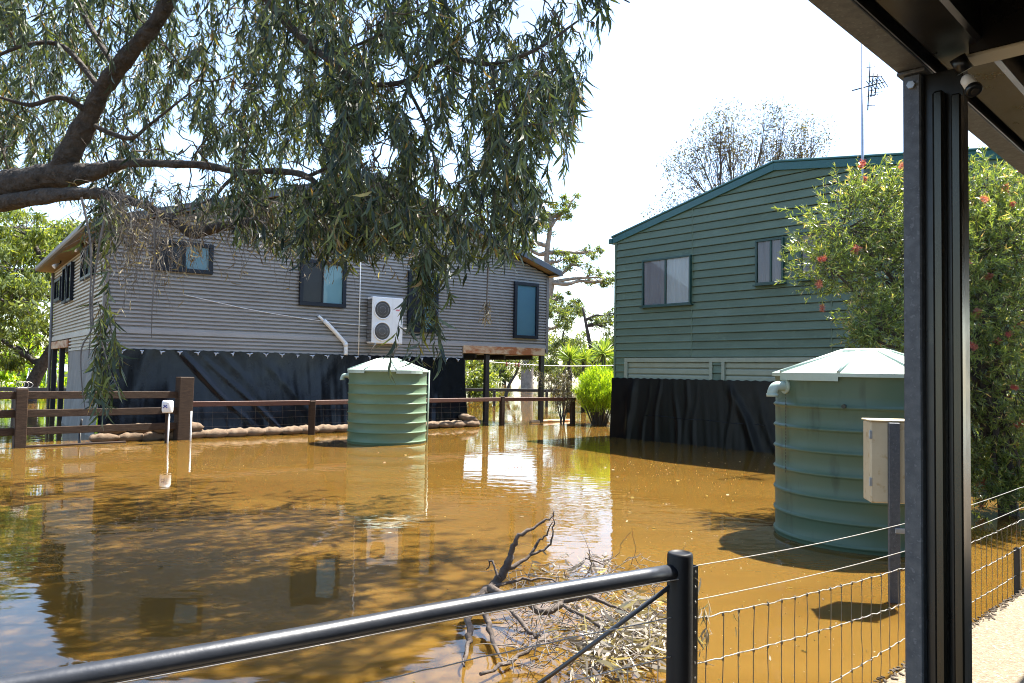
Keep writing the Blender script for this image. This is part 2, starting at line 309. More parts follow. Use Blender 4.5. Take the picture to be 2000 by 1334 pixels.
# wall core behind the sheets, floor frame
mb = MB()
prof = [(0.0, 2.36), (HW, 2.36), (HW, roofz(HW) - .03), (RU, RZ - .03), (0, roofz(0) - .03)]
fr = [hp(u + (.005 if u == 0 else (-.005 if u == HW else 0)), .005, z) for u, z in prof]; bk = [hp(u + (.005 if u == 0 else (-.005 if u == HW else 0)), HD, z) for u, z in prof]
mb.add(fr + bk, [(0, 1, 2, 3, 4), (9, 8, 7, 6, 5)] + [(i, 5 + i, 5 + (i + 1) % 5, (i + 1) % 5) for i in range(5)]); mb.build('wall_core', K['trim_grey'], house)
mb = MB(); mb.box(hp(.1, .1, 2.12), A * (HW - .2), B * (HD - .2), Z3 * .22)
for i in range(12): mb.box(hp(.3 + i * 1.08, .15, 1.99), A * .06, B * (HD - .3), Z3 * .14)
mb.build('floor_frame', K['post_black'], house)
# corner trims
for u, v, z0 in ((-.07, -.07, 1.97), (HW - .03, -.07, 2.2)):
    mb = MB(); mb.box(hp(u, v, z0), A * .1, B * .1, Z3 * (4.66 - z0), .006); mb.build('corner_trim', K['trim_grey'], house)
mb = MB(); mb.box(hp(9.42, -.03, 1.97), A * .06, B * .06, Z3 * .36, .005); mb.build('corner_trim', K['trim_grey'], house)
# exposed beams
mb = MB(); mb.box(hp(9.46, -.07, 2.13), A * 3.1, B * .09, Z3 * .23, .008); mb.build('timber_beam', K['timber_pale'], house)['label'] = 'water-stained pale timber beam'
mb = MB(); mb.box(hp(-.07, 5.35, 2.08), A * .09, B * 3.9, Z3 * .22, .008); mb.build('timber_beam', K['timber_pale'], house)
# posts under the floor
for u, v in ((10.4, .08), (12.5, .03), (10.4, 4.6), (12.5, 4.6), (10.4, 9.1), (12.5, 9.1), (.03, 5.35), (.03, 7.3), (.03, 9.15), (4, 9.1), (7.4, 9.1)):
    mb = MB(); mb.box(hp(u - .07, v - .07, -.8), A * .14, B * .14, Z3 * 2.92, .01); mb.build('post', K['post_black'], house)
# roof: two ribbed slopes, barge boards, soffit, gutter
OVL, OVR, OF = .42, .25, .4
for s in (-1, 1):
    ue = -OVL if s < 0 else HW + OVR; m = MB(); vs = []; n = 90
    L_ = abs(ue - RU)
    for i in range(n + 1):
        v = -OF + (HD + 2 * OF) * i / n; dz = .012 * math.cos(2 * math.pi * i / 3)
        vs += [hp(RU, v, RZ + .16 + dz), hp(ue, v, RZ + .16 - RS * L_ + dz)]
    m.add(vs, [(2 * i, 2 * i + 2, 2 * i + 3, 2 * i + 1) if s > 0 else (2 * i, 2 * i + 1, 2 * i + 3, 2 * i + 2) for i in range(n)], True); m.build('roof_sheet', K['roof_dark'], house)
    d = nrm(A * s - Z3 * RS); l = L_ * math.sqrt(1 + RS * RS)
    for v0 in (-OF - .03, HD + OF): 
        m = MB(); m.box(hp(RU, v0, RZ + .02), d * (l + .03), B * .03, Z3 * .19, .004); m.build('barge_board', K['roof_dark'], house)
    m = MB(); a0 = hp(RU, -OF, RZ + .04); m.box(a0, d * l, B * (OF - .03), Z3 * .012); m.build('gable_soffit', K['soffit'], house)
for s, ue, OV in ((-1, -OVL, OVL), (1, HW + OVR, OVR)):
    ze = RZ + .16 - RS * abs(ue - RU); x0 = ue - .02 if s < 0 else ue - .1
    m = MB(); g = [hp(ue + s * q[0], -OF, ze + q[1]) for q in ((-.005, .02), (-.005, -.13), (.1, -.13), (.125, -.09), (.125, .0), (.11, .0), (.11, -.08), (.09, -.115), (.01, -.115), (.01, .02))]
    n = len(g); g2 = [p + B * (HD + 2 * OF) for p in g]
    m.add(g + g2, [(i, (i + 1) % n, n + (i + 1) % n, n + i) for i in range(n)] + [tuple(range(n))[::-1], tuple(range(n, 2 * n))]); m.build('gutter', K['trim_grey'], house)
    m = MB(); m.box(hp(min(ue, ue - s * OV), -OF, ze - .14), A * OV, B * (HD + 2 * OF), Z3 * .012); m.build('eave_soffit', K['soffit'], house)
# eave lamps on the left side
for v in (2.1, 6.2):
    l = thing('eave_floodlight', 'small white floodlight under the left eave, ' + ('nearer the corner' if v < 3 else 'farther from the corner'), 'floodlight', hp(-.22, v, 4.5), 'eave floodlights')
    p = hp(-.22, v, 4.5); m = MB(); m.tube([p + Z3 * .1, p, p - A * .07 - Z3 * .05], .022, 8); m.build('bracket', K['post_black'], l)
    m = MB(); q = p - A * .06 - Z3 * .04; m.tube([q, q - A * .09 - Z3 * .07 - B * .05, q - A * .12 - Z3 * .1 - B * .06], [.035, .06, .062], 12); m.build('lamp_head', K['white'], l)
def window(P, par, o, du, dn, w, h, mull, frame_m, left=None, right=None, depth=.09, bar=.06, sill=0.0, split=None):
    """window at corner o, width along du, outward dn; parts: frame, mullion, blind or curtain, pane"""
    r = bpy.data.objects.new('window', None); COL.objects.link(r); r.parent = par; WL[r.name] = WL[par.name]
    m = MB(); i0 = dn * .0
    m.box(o, du * w, dn * depth, Z3 * bar, .004); m.box(o + Z3 * (h - bar), du * w, dn * depth, Z3 * bar, .004)
    m.box(o + Z3 * bar, du * bar, dn * depth, Z3 * (h - 2 * bar), .004); m.box(o + Z3 * bar + du * (w - bar), du * bar, dn * depth, Z3 * (h - 2 * bar), .004)
    if sill: m.box(o - Z3 * .03 - du * .05, du * (w + .1), dn * (depth + sill), Z3 * .03, .004)
    m.build('window_frame', frame_m, r)
    cells = [(bar, w - bar)] if not mull else [(bar, mull - .02), (mull + .02, w - bar)]
    if mull: m = MB(); m.box(o + du * (mull - .02) + Z3 * bar, du * .04, dn * (depth - .012), Z3 * (h - 2 * bar), .004); m.build('mullion', frame_m, r)
    if split: m = MB(); m.box(o + du * (bar if not mull else mull + .02) + Z3 * split, du * (w - bar - (bar if not mull else mull + .02)), dn * (depth - .015), Z3 * .05, .004); m.build('transom', frame_m, r)
    for (a, b), back in zip(cells, (left, right) if mull else (left,)):
        mt, kind = back; m = MB(); n = 40; q = []
        for i in range(n + 1):
            t = a + (b - a) * i / n; d = .03 + (.009 * math.sin(t * 95 + math.sin(t * 31) * 2) if kind == 'curtain' else 0)
            for j in range(3):
                q.append(o + du * (t + .012 * math.sin(t * 40 + j) * (kind == 'curtain')) + dn * d + Z3 * (bar + (h - 2 * bar) * j / 2))
        m.add(q, [(3 * i + j, 3 * i + 3 + j, 3 * i + 4 + j, 3 * i + 1 + j) for i in range(n) for j in range(2)], True)
        m.build('curtain' if kind == 'curtain' else 'blind', mt, r)
        m = MB(); m.quad(o + du * a + dn * (depth - .03) + Z3 * bar, o + du * b + dn * (depth - .03) + Z3 * bar, o + du * b + dn * (depth - .03) + Z3 * (h - bar), o + du * a + dn * (depth - .03) + Z3 * (h - bar)); m.build('pane', K['glass_dark'] if kind == 'screen' else K['glass'], r)
    return r
blind = (K['blind'], 'blind'); pale = (K['blind_pale'], 'blind'); scr = (K['room_dark'], 'screen')
window(0, house, hp(.94, -.05, 3.8), A, -B, 1.3, .72, .66, K['frame_dark'], scr, blind, bar=.095)
window(0, house, hp(4.4, -.05, 3.22), A, -B, 1.27, 1.2, .62, K['frame_dark'], scr, pale, bar=.095)
window(0, house, hp(7.55, -.05, 2.68), A, -B, .98, 1.72, .5, K['frame_dark'], scr, blind, bar=.095, split=.62)
window(0, house, hp(11.28, -.05, 2.64), A, -B, .95, 1.76, None, K['frame_dark'], blind, bar=.1)
window(0, house, hp(-.05, 3.05, 3.72), -B, -A, 1.65, .78, .8, K['frame_dark'], scr, scr, bar=.07)
window(0, house, hp(-.05, 5.55, 3.35), -B, -A, .8, 1.05, None, K['frame_dark'], scr, bar=.07)
window(0, house, hp(-.05, 6.55, 3.35), -B, -A, .8, 1.05, None, K['frame_dark'], scr, bar=.07)
window(0, house, hp(-.05, 8.4, 3.5), -B, -A, 1.4, .7, .7, K['frame_dark'], scr, blind, bar=.095)
m = MB(); m.tube([hp(-.09, HD - .12, 4.5), hp(-.09, HD - .12, .0 - .3)], .045, 10); m.build('downpipe', K['trim_grey'], house)
# ---- black plastic sheet round the undercroft
def sheet(name, P, us, zt, zb, flare, folds, matk, par=None, nu=170, nz=34, seed=1, amp=.05):
    """P(u, out, z) maps to the world; folds = list of (u_top, u_bottom, width, height)"""
    rg = np.random.default_rng(seed); ph = rg.uniform(0, 6.28, 12); m = MB(); vs = []
    for i in range(nu + 1):
        u = us[0] + (us[1] - us[0]) * i / nu
        for j in range(nz + 1):
            t = j / nz; z = zt + (zb - zt) * t
            d = .03 + flare * t ** 1.6
            d += amp * t * (.5 * math.sin(u * 7 + 3 * t + ph[0]) + .4 * math.sin(u * 17 - 4 * t + ph[1]) + .25 * math.sin(u * 33 + 6 * t * math.sin(u + ph[2])))
            d += amp * .22 * math.sin(u * 3 + 9 * t + ph[3]) * math.sin(t * 11 + u * 5 + ph[4])
            for a, b, wd, hh in folds:
                c = a + (b - a) * t; q_ = abs(u - c - .03 * math.sin(t * 7 + a * 5)) / (1.7 * wd); d += hh * min(1, t * 4 + .2) * (math.exp(-(q_ * 1.5) ** 2) * .5 + max(0, 1 - q_) * .6) * (.6 + .4 * math.sin(t * 3 + a * 9))
            sag = .0 if t > 0 else .02 * math.sin(u * 14.5 + 1) ** 2
            vs.append(P(u, d, z - sag))
    m.add(vs, [(i * (nz + 1) + j, i * (nz + 1) + j + 1, (i + 1) * (nz + 1) + j + 1, (i + 1) * (nz + 1) + j) for i in range(nu) for j in range(nz)], True)
    return m.build(name, matk, par)
tp = thing('plastic_sheet', 'black plastic sheeting hung under the grey house behind the sandbags', 'plastic sheet', hp(4.5, 0, 0))
fl = [(1.5, 3.5, .06, .045), (1.95, 4.1, .05, .04), (2.4, 4.4, .1, .02), (.9, .2, .14, .02), (3.4, 5.2, .14, .015), (5.4, 4.6, .16, .02), (6.5, 5.6, .12, .02), (8.2, 8.8, .1, .03), (8.9, 8.3, .08, .03), (7.2, 6.8, .14, .02)]
sheet('sheet', lambda u, d, z: hp(u, -d - .04, z), (-.12, 9.5), 1.99, -.1, .3, fl, K['tarp'], tp, nu=260, amp=.012)
sheet('sheet_end', lambda v, d, z: hp(9.47 + d * .3, v, z), (-.04, 6.5), 1.99, -.1, .05, [], K['tarp'], tp, nu=60, nz=16, seed=3)
rg = random.Random(5)
for i in range(23):
    u = .35 + i * .405; p = hp(u, -.075, 1.93); m = MB()
    for k in range(3):
        a = p + A * (rg.uniform(-.09, -.03) if k == 0 else rg.uniform(.03, .09) if k == 1 else 0) + Z3 * (rg.uniform(.0, .03) if k < 2 else -.07)
        m.tube([p - B * .012 - Z3 * .01, (p + a) / 2 - B * .02, a - B * .005], [.02, .016, .006], 5)
    m.build('tie', K['clip'], tp)
gs = tag(sheet('shade_cloth', lambda v, d, z: hp(-d, v, z), (-.1, 5.25), 1.98, -.1, .12, [(1, 1, .1, .05), (2.2, 2.3, .12, .06), (3.1, 3.0, .1, .05), (4.2, 4.3, .1, .05)], K['cloth_grey'], None, nu=70, nz=14, seed=4), 'grey cloth hung under the left side wall of the grey house', 'shade cloth')
# ---- sandbags
def bagmesh(seed):
    rg = np.random.default_rng(seed); m = MB(); n, k = 14, 10; vs = []
    ph = rg.uniform(0, 6.28, 4)
    for i in range(n + 1):
        t = -1 + 2 * i / n; e = (1 - abs(t) ** 3.2) ** .5 if abs(t) < 1 else 0
        e = max(e, .12)
        for j in range(k):
            a = 2 * math.pi * j / k; cy, cz = math.cos(a), math.sin(a)
            ry = .17 * (.55 + .45 * e); rz = .085 * e * (1 + .12 * math.sin(3 * t + ph[0])) + .008
            vs.append((.245 * t + .012 * math.sin(a * 2 + ph[1]), ry * np.sign(cy) * abs(cy) ** .8 + .012 * math.sin(5 * t + ph[2]), rz * np.sign(cz) * abs(cz) ** .8 + .008 * math.sin(9 * t + a * 2 + ph[3])))
    f = [(i * k + j, i * k + (j + 1) % k, (i + 1) * k + (j + 1) % k, (i + 1) * k + j) for i in range(n) for j in range(k)] + [tuple(range(k))[::-1], tuple(range(n * k, n * k + k))]
    m.add(vs, f, True); me = bpy.data.meshes.new('sandbag'); me.from_pydata(m.v, [], m.f); me.polygons.foreach_set('use_smooth', m.sm); me.materials.append(K['bag']); return me
BAG = [bagmesh(s) for s in range(5)]
ORD = ['first', 'second', 'third', 'fourth', 'fifth', 'sixth', 'seventh', 'eighth', 'ninth', 'tenth', 'eleventh', 'twelfth', 'thirteenth', 'fourteenth', 'fifteenth', 'sixteenth', 'seventeenth', 'eighteenth', 'nineteenth', 'twentieth', 'twenty-first', 'twenty-second', 'twenty-third', 'twenty-fourth']
def bag(p, rz, tilt, label, s=1.0):
    o = bpy.data.objects.new('sandbag', rg.choice(BAG)); COL.objects.link(o); o.location = tuple(p); o.rotation_euler = (rg.uniform(-.08, .08), tilt, rz); o.scale = (s * 1.12, s * rg.uniform(.95, 1.1), s * rg.uniform(1.05, 1.25))
    tag(o, label, 'sandbag', 'sandbags against the black sheeting')
for i in range(22):
    u = -.1 + i * .452 + rg.uniform(-.02, .02)
    bag(hp(u, -.56 - .5 * max(0, 1 - u / 9.5) + rg.uniform(-.02, .02), .085), math.atan2(A[1], A[0]) + .05 + rg.uniform(-.12, .12), rg.uniform(-.06, .06), ORD[i] + ' tan sandbag from the left in the bottom row along the black sheeting')
for i, (u, v) in enumerate(((.05, -.98), (.62, -.98), (1.1, -1.0), (1.62, -.95))):
    bag(hp(u, v, .245), math.atan2(A[1], A[0]) + rg.uniform(-.15, .15), rg.uniform(-.08, .08), ORD[i] + ' sandbag from the left on the upper layer behind the timber rails')
bag(hp(9.38, -.5, .24), math.atan2(A[1], A[0]) - .25, .22, 'slumped sandbag on top at the right end of the row, tilted down')
bag(hp(9.62, -.3, .1), math.atan2(A[1], A[0]) - .8, .1, 'sandbag turned around the right corner at the end of the row')
# ---- pvc pipe, conduit, cable on the wall
m = MB(); m.tube([hp(4.93, -.09, 2.97), hp(5.1, -.09, 2.83)], .035, 12); m.tube(crom([hp(5.08, -.1, 2.86), hp(5.45, -.1, 2.52), hp(5.64, -.1, 2.33), hp(5.7, -.1, 2.26), hp(5.71, -.1, 2.14), hp(5.71, -.1, 1.97)], 4), .055, 14); m.tube([hp(5.69, -.1, 2.3), hp(5.71, -.1, 2.2)], .062, 14)
tag(m.build('drain_pipe', K['white'], None, hp(5.4, -.1, 1.97)), 'short white plastic drain pipe slanting down the grey wall', 'pipe')
m = MB(); m.tube([hp(6.1, -.055, 5.6), hp(6.1, -.055, 1.97)], .016, 8)
tag(m.build('conduit', K['white'], None, hp(6.1, -.05, 1.97)), 'thin white conduit running vertically beside the air conditioner', 'conduit')
m = MB(); m.tube(crom([hp(1.6, -.1, 3.28), hp(3.2, -.1, 3.02), hp(4.9, -.09, 2.85), hp(6.2, -.1, 2.78), hp(7.3, -.5, 2.74)], 5), .008, 5)
tag(m.build('cable', K['white'], None, hp(1.6, -.1, 3.2)), 'slack white cable strung across the grey corrugated wall', 'cable')
# ---- air conditioner
ao = hp(6.3, -.42, 2.3); ac = thing('air_conditioner', 'white twin-fan air conditioner unit on the grey corrugated wall', 'air conditioner', ao)
AW, AH, AD = .93, 1.26, .32
m = MB(); m.box(ao, A * AW, B * AD, Z3 * AH, .02); m.build('casing', K['ac_white'], ac)
m = MB(); m.box(ao + A * .6 - B * .006 + Z3 * .02, A * .31, B * .005, Z3 * (AH - .04), .002); m.build('service_panel', K['ac_white'], ac)
for zc in (.33, .91):
    c = ao + A * .3 - B * .004 + Z3 * zc
    m = MB(); vs = [c - B * .004] + [c - B * .004 + (A * math.cos(q) + Z3 * math.sin(q)) * .235 for q in np.linspace(0, 2 * math.pi, 33)[:-1]]
    m.add(vs, [(0, 1 + i, 1 + (i + 1) % 32) for i in range(32)]); g = m.build('fan_grille', K['ac_dark'], ac)
    m = MB(); rr = [c - B * .01 + (A * math.cos(q) + Z3 * math.sin(q)) * .245 for q in np.linspace(0, 2 * math.pi, 33)]; m.tube(rr, .018, 6, caps=False); m.build('fan_ring', K['ac_white'], g)
    m = MB()
    for i in range(15):
        x = -.21 + .03 * i; hh = math.sqrt(max(0, .235 ** 2 - x * x)); m.tube([c + A * x - B * .014 - Z3 * hh, c + A * x - B * .014 + Z3 * hh], .0035, 4)
    for q in (.09, .17): m.tube([c - B * .015 + (A * math.cos(t) + Z3 * math.sin(t)) * q for t in np.linspace(0, 2 * math.pi, 25)], .004, 4, caps=False)
    m.build('grille_bars', K['ac_grey'], g)
m = MB()
for i in range(7): m.box(ao - A * .012 + B * (.03 + .04 * i) + Z3 * .05, A * .01, B * .008, Z3 * 1.15)
for i in range(12): m.box(ao - A * .014 + B * .02 + Z3 * (.06 + .1 * i), A * .012, B * .28, Z3 * .01)
m.build('side_grille', K['ac_dark'], ac)
m = MB()
for x in (.08, .8): m.box(ao + A * x - Z3 * .04 - B * .02, A * .04, B * .42, Z3 * .04); m.tube([ao + A * (x + .02) - Z3 * .03, ao + A * (x + .02) + B * .38 - Z3 * .3], .015, 6)
m.build('bracket', K['galv_light'], ac)
m = MB()
for i, hh in enumerate((.05, .03, .05, .04, .05)): m.box(ao + A * (.7 + i * .024) - B * .009 + Z3 * .9, A * .016, B * .002, Z3 * hh)
m.build('logo', K['red_print'], ac)
m = MB(); m.box(ao + A * .79 - B * .009 + Z3 * .33, A * .04, B * .002, Z3 * .06); m.box(ao + A * .81 - B * .012 + Z3 * .66, A * .05, B * .006, Z3 * .03); m.build('rating_plate', K['ac_dark'], ac)
# ================================================================ green house
G0 = wat(1200, 853); GA = nrm(V(1280 / 1500, -1, 0)); GB = V(-GA[1], GA[0], 0); GW = 9.6; GD = 9.0
def gp(u, v, z): return G0 + GA * u + GB * v + Z3 * z
GRU, GRZ, GS1, GS2 = 4.45, 6.0, .229, .145
def groof(u): return GRZ - (GS1 * (GRU - u) if u < GRU else GS2 * (u - GRU))
gh = thing('green_house', 'green weatherboard gabled building standing in the flood on the right', 'house', G0)
BRD = random.Random(12)
def board(z0, h, ua, ub):
    """one weatherboard, ends cut by the roof slope"""
    pr = [(-.02, 0.004), (.03, .0), (.034, .012), (.022, .04), (.004, h - .012), (-.02, h - .01)]; m = MB(); vs = []; ok = False
    for d, dz in pr:
        z = z0 + dz; a = max(ua, GRU - (GRZ - z) / GS1 if z > groof(0) else 0); b = min(ub, GRU + (GRZ - z) / GS2 if z > groof(GW) else GW)
        if z >= GRZ: a = b = GRU
        if b - a > .05: ok = True
        if b < a: a = b = min(max(a, ua), ub)
        vs += [gp(a, -d, z), gp(b, -d, z)]
    if not ok: return
    m.add(vs, [(2 * i, 2 * i + 1, 2 * i + 3, 2 * i + 2) for i in range(len(pr) - 1)] + [tuple(range(0, 12, 2)), tuple(range(11, 0, -2))]); m.build('siding_board', K[BRD.choice(('green_side', 'green_side', 'gs2', 'gs3'))], gh)
BH = .181; zz = 2.0; seams = (0, 2.35, 5.69, GW)
while zz < GRZ:
    for a, b in zip(seams[:-1], seams[1:]): board(zz, BH, a + .012 * (a > 0), b - .012 * (b < GW))
    zz += BH
for k in range(3):
    for a, b in ((.04, .34), (2.93, 3.17), (5.75, 8.0)): board(1.46 + k * BH, BH, a, b)
for u in seams[1:3]: m = MB(); m.box(gp(u - .014, -.024, 2.0), GA * .028, GB * .03, Z3 * (groof(u) - 2.0), .004); m.build('joint_strip', K['green_side'], gh)
for u in (-.03, GW - .03): m = MB(); m.box(gp(u, -.035, .0), GA * .06, GB * .06, Z3 * (groof(max(u, 0)) - .02), .005); m.build('corner_trim', K['green_side'], gh)
m = MB(); m.box(gp(.34, -.045, 1.885), GA * 5.3, GB * .06, Z3 * .1, .005); m.build('door_lintel', K['door_green'], gh)
for a, b in ((.34, .44), (2.85, 2.93), (3.17, 3.25), (5.6, 5.7)): m = MB(); m.box(gp(a, -.05, -.1), GA * (b - a), GB * .06, Z3 * 1.984, .005); m.build('door_jamb', K['door_green'], gh)
for a, b in ((.44, 2.85), (3.25, 5.6)):
    d = bpy.data.objects.new('roller_door', None); COL.objects.link(d); d.parent = gh; WL[d.name] = WL[gh.name]
    for k in range(13):
        m = MB(); z0 = -.06 + k * .15; vs = []
        for dd, dz in ((.03, 0), (.012, .012), (.0, .03), (.0, .12), (.012, .138), (.03, .148)): vs += [gp(a, dd, z0 + dz), gp(b, dd, z0 + dz)]
        m.add(vs, [(2 * i, 2 * i + 1, 2 * i + 3, 2 * i + 2) for i in range(5)]); m.build('slat', K['door_green'], d)
m = MB(); prof = [(.005, -.3), (GW - .005, -.3), (GW - .005, groof(GW) - .03), (GRU, GRZ - .03), (.005, groof(0) - .03)]
fr = [gp(u, .04, z) for u, z in prof]; bk = [gp(u, GD, z) for u, z in prof]
m.add(fr + bk, [(0, 1, 2, 3, 4), (9, 8, 7, 6, 5)] + [(i, 5 + i, 5 + (i + 1) % 5, (i + 1) % 5) for i in range(5)]); m.build('wall_core', K['green_side'], gh)
for s, ue, sl_ in ((-1, -.1, GS1), (1, GW + .1, GS2)):
    L_ = abs(ue - GRU); d = nrm(GA * s - Z3 * sl_); l = L_ * math.sqrt(1 + sl_ ** 2)
    for v0 in (-.06, GD): m = MB(); m.box(gp(GRU, v0, GRZ - .06), d * l, GB * .05, Z3 * .16, .004); m.build('fascia', K['green_dark'], gh)
    m = MB(); m.box(gp(GRU, -.085, GRZ + .102), d * (l + .02), GB * .13, Z3 * .05, .012); m.build('barge_capping', K['green_dark'], gh)
    m = MB(); vs = []; n = 90
    for i in range(n + 1):
        v = -.04 + (GD + .1) * i / n; dz = .014 * (i % 3 == 0); vs += [gp(GRU, v, GRZ + .09 + dz), gp(ue, v, GRZ + .09 - sl_ * L_ + dz)]
    m.add(vs, [(2 * i, 2 * i + 2, 2 * i + 3, 2 * i + 1) for i in range(n)]); m.build('roof_sheet', K['green_dark'], gh)
ue = -.1; ze = GRZ - GS1 * (GRU + .1)
m = MB(); m.box(gp(ue - .1, -.09, ze - .05), GA * .11, GB * (GD + .1), Z3 * .13, .01); m.build('gutter', K['green_dark'], gh)
cu = (K['curtain'], 'curtain'); cm = (K['curtain_dim'], 'curtain')
window(0, gh, gp(.92, -.02, 3.23), GA, -GB, 1.43, 1.14, .7, K['green_frame'], cm, cu, bar=.04, sill=.02, depth=.075)
window(0, gh, gp(4.03, -.02, 3.54), GA, -GB, .65, .95, .36, K['green_frame'], cm, cm, bar=.04, sill=.02, depth=.075)
window(0, gh, gp(5.05, -.02, 3.56), GA, -GB, .65, .95, .36, K['green_frame'], cm, cm, bar=.04, sill=.02, depth=.075)
window(0, gh, gp(6.95, -.02, 3.1), GA, -GB, .8, .95, .4, K['green_frame'], cu, cm, bar=.04, sill=.02, depth=.075)
tg = thing('plastic_sheet', 'dull black plastic sheeting over the roller doors of the green building', 'plastic sheet', gp(2.5, 0, 0))
fl = [(.5, .55, .06, .03), (.75, .45, .1, .04), (1.2, 1.0, .04, .02), (1.5, 1.35, .04, .02), (1.9, 2.1, .05, .025), (2.3, 2.25, .05, .02), (2.55, 2.5, .04, .02), (3.35, 4.2, .1, .05), (3.5, 3.4, .06, .02), (4.0, 4.6, .09, .03), (4.9, 5.1, .1, .03), (6, 6.2, .1, .03)]
sheet('sheet', lambda u, d, z: gp(u, -d - .05, z), (-.04, 7.5), 1.5, -.1, .07, fl, K['tarp_matt'], tg, nu=240, nz=30, seed=8, amp=.008)
m = MB(); m.tube([gp(u, -.13 - .02 * math.sin(u * 9), .62 - .015 * u + .01 * math.sin(u * 5)) for u in np.linspace(1.1, 4.3, 40)], .006, 4); m.build('seam', K['tarp'], tg)
# antenna on a mast
mu = 6.36; am = thing('television_antenna', 'tall thin antenna mast with a small aerial beside the green gable', 'antenna', gp(mu, -.12, 2))
mtop = onp(1686, 95, gp(0, -.12, 0), GB)[2]
m = MB(); m.tube([gp(mu, -.12, 2.0), gp(mu, -.12, mtop + .25)], [.03, .022], 10); m.build('mast', K['galv_light'], am)
m = MB(); zc = onp(1690, 170, gp(0, -.12, 0), GB)[2]; c = gp(mu, -.12, zc); m.tube([c - GA * .2 + GB * .0, c + GA * .42 - Z3 * .0], .012, 6)
for i, x in enumerate(np.linspace(.14, .42, 6)):
    m.tube([c + GA * x - GB * .14 + Z3 * .06, c + GA * x + GB * .14 - Z3 * .06], .008, 5)
for x, hh in ((.1, .62), (.16, .3), (.24, .25)):
    m.tube([c + GA * (x + .05) + Z3 * hh * .75, c + GA * x - Z3 * hh * .75], .012, 5)
    for q in (-.6, -.3, .3, .6): m.tube([c + GA * (x - .02) + Z3 * hh * q, c + GA * (x + .14) + Z3 * (hh * q - .03)], .008, 5)
m.build('aerial', K['post_black'], am)
for z in (2.6, 4.4): m = MB(); m.box(gp(mu - .06, -.14, z), GA * .12, GB * .12, Z3 * .04); m.build('mast_bracket', K['galv_light'], am)
# ================================================================ water tanks
def tank(c, r, h, apex, matk, label, rot, pipe_ang, rings, seed):
    c = V(c[0], c[1], 0); t = thing('water_tank', label, 'water tank', c, 'round green water tanks')
    prof = [(r, -.5)]; z0 = .02; st = (h - .1 - z0) / rings
    for i in range(rings):
        z = z0 + st * i
        prof += [(r, z), (r + .004, z + .008), (r + .015, z + .018), (r + .016, z + .03), (r + .004, z + .042), (r - .004, z + .052), (r - .002, z + st * .6)]
    prof += [(r, h - .02), (r + .01, h)]
    m = MB(); m.lathe(c, prof, 72); m.build('tank_body', matk, t)
    n = 8; lid = bpy.data.objects.new('lid', None); COL.objects.link(lid); lid.parent = t; WL[lid.name] = WL[t.name]
    rt_ = .24
    for k in range(n):                                  # sloping lid panels with a stepped skirt and raised seams
        m = MB(); a0 = rot + 2 * math.pi * k / n; q = np.linspace(a0, a0 + 2 * math.pi / n, 7); ro = r + .035
        P = lambda a, rr, z: c + V(math.cos(a) * rr, math.sin(a) * rr, z)
        top = [P(a, rt_, apex) for a in q]; edge = [P(a, ro, h + .035) for a in q]; sk = .035 if k % 2 else .075
        low = [P(a, ro, h + .035 - sk) for a in q]; inn = [P(a, r - .01, h + .035 - sk) for a in q]
        vs = top + edge + low + inn; m.add(vs, [(i, 7 + i, 8 + i, i + 1) for i in range(6)] + [(7 + i, 14 + i, 15 + i, 8 + i) for i in range(6)] + [(14 + i, 21 + i, 22 + i, 15 + i) for i in range(6)])
        m.build('lid_panel', K['lid'], lid)
        m = MB(); m.tube([P(a0, rt_ - .01, apex + .004), P(a0, ro, h + .042)], [.022, .016], 6); m.build('lid_rib', K['lid'], lid)
    m = MB(); m.lathe(c, [(0.001, apex + .03), (rt_ * .8, apex + .03), (rt_ + .01, apex + .012), (rt_ + .02, apex - .02)], 24); m.build('hatch', K['lid'], lid)
    m = MB(); d = V(math.cos(pipe_ang), math.sin(pipe_ang), 0); p = c + d * r + Z3 * (h - .1)
    m.tube(crom([p - d * .03, p + d * .07, p + d * .12 - Z3 * .015, p + d * .145 - Z3 * .06, p + d * .145 - Z3 * .1], 4), .05, 14); m.tube([p - d * .01, p + d * .02], .075, 16); m.tube([p + d * .145 - Z3 * .075, p + d * .145 - Z3 * .105], .057, 14)
    m.build('overflow_pipe', K['lid'], t)
    return t, c
f1 = wat(755, 870); d1 = nrm(V(f1[0], f1[1], 0)); R1 = .86
tk1, c1 = tank(f1 + d1 * R1, R1, 1.56, 1.83, K['tank'], 'smaller looking green ribbed tank in front of the grey house, half sunlit', .35, math.pi * 1.02, 7, 1)
f2 = wat(1690, 1083); d2 = nrm(V(f2[0], f2[1], 0)); R2 = .86
pa = math.atan2(-d2[1], -d2[0]) - .98
tk2, c2 = tank(f2 + d2 * R2, R2, 1.6, 1.86, K['tank2'], 'large near green ribbed tank beside the cream meter box', .1, pa, 7, 2)
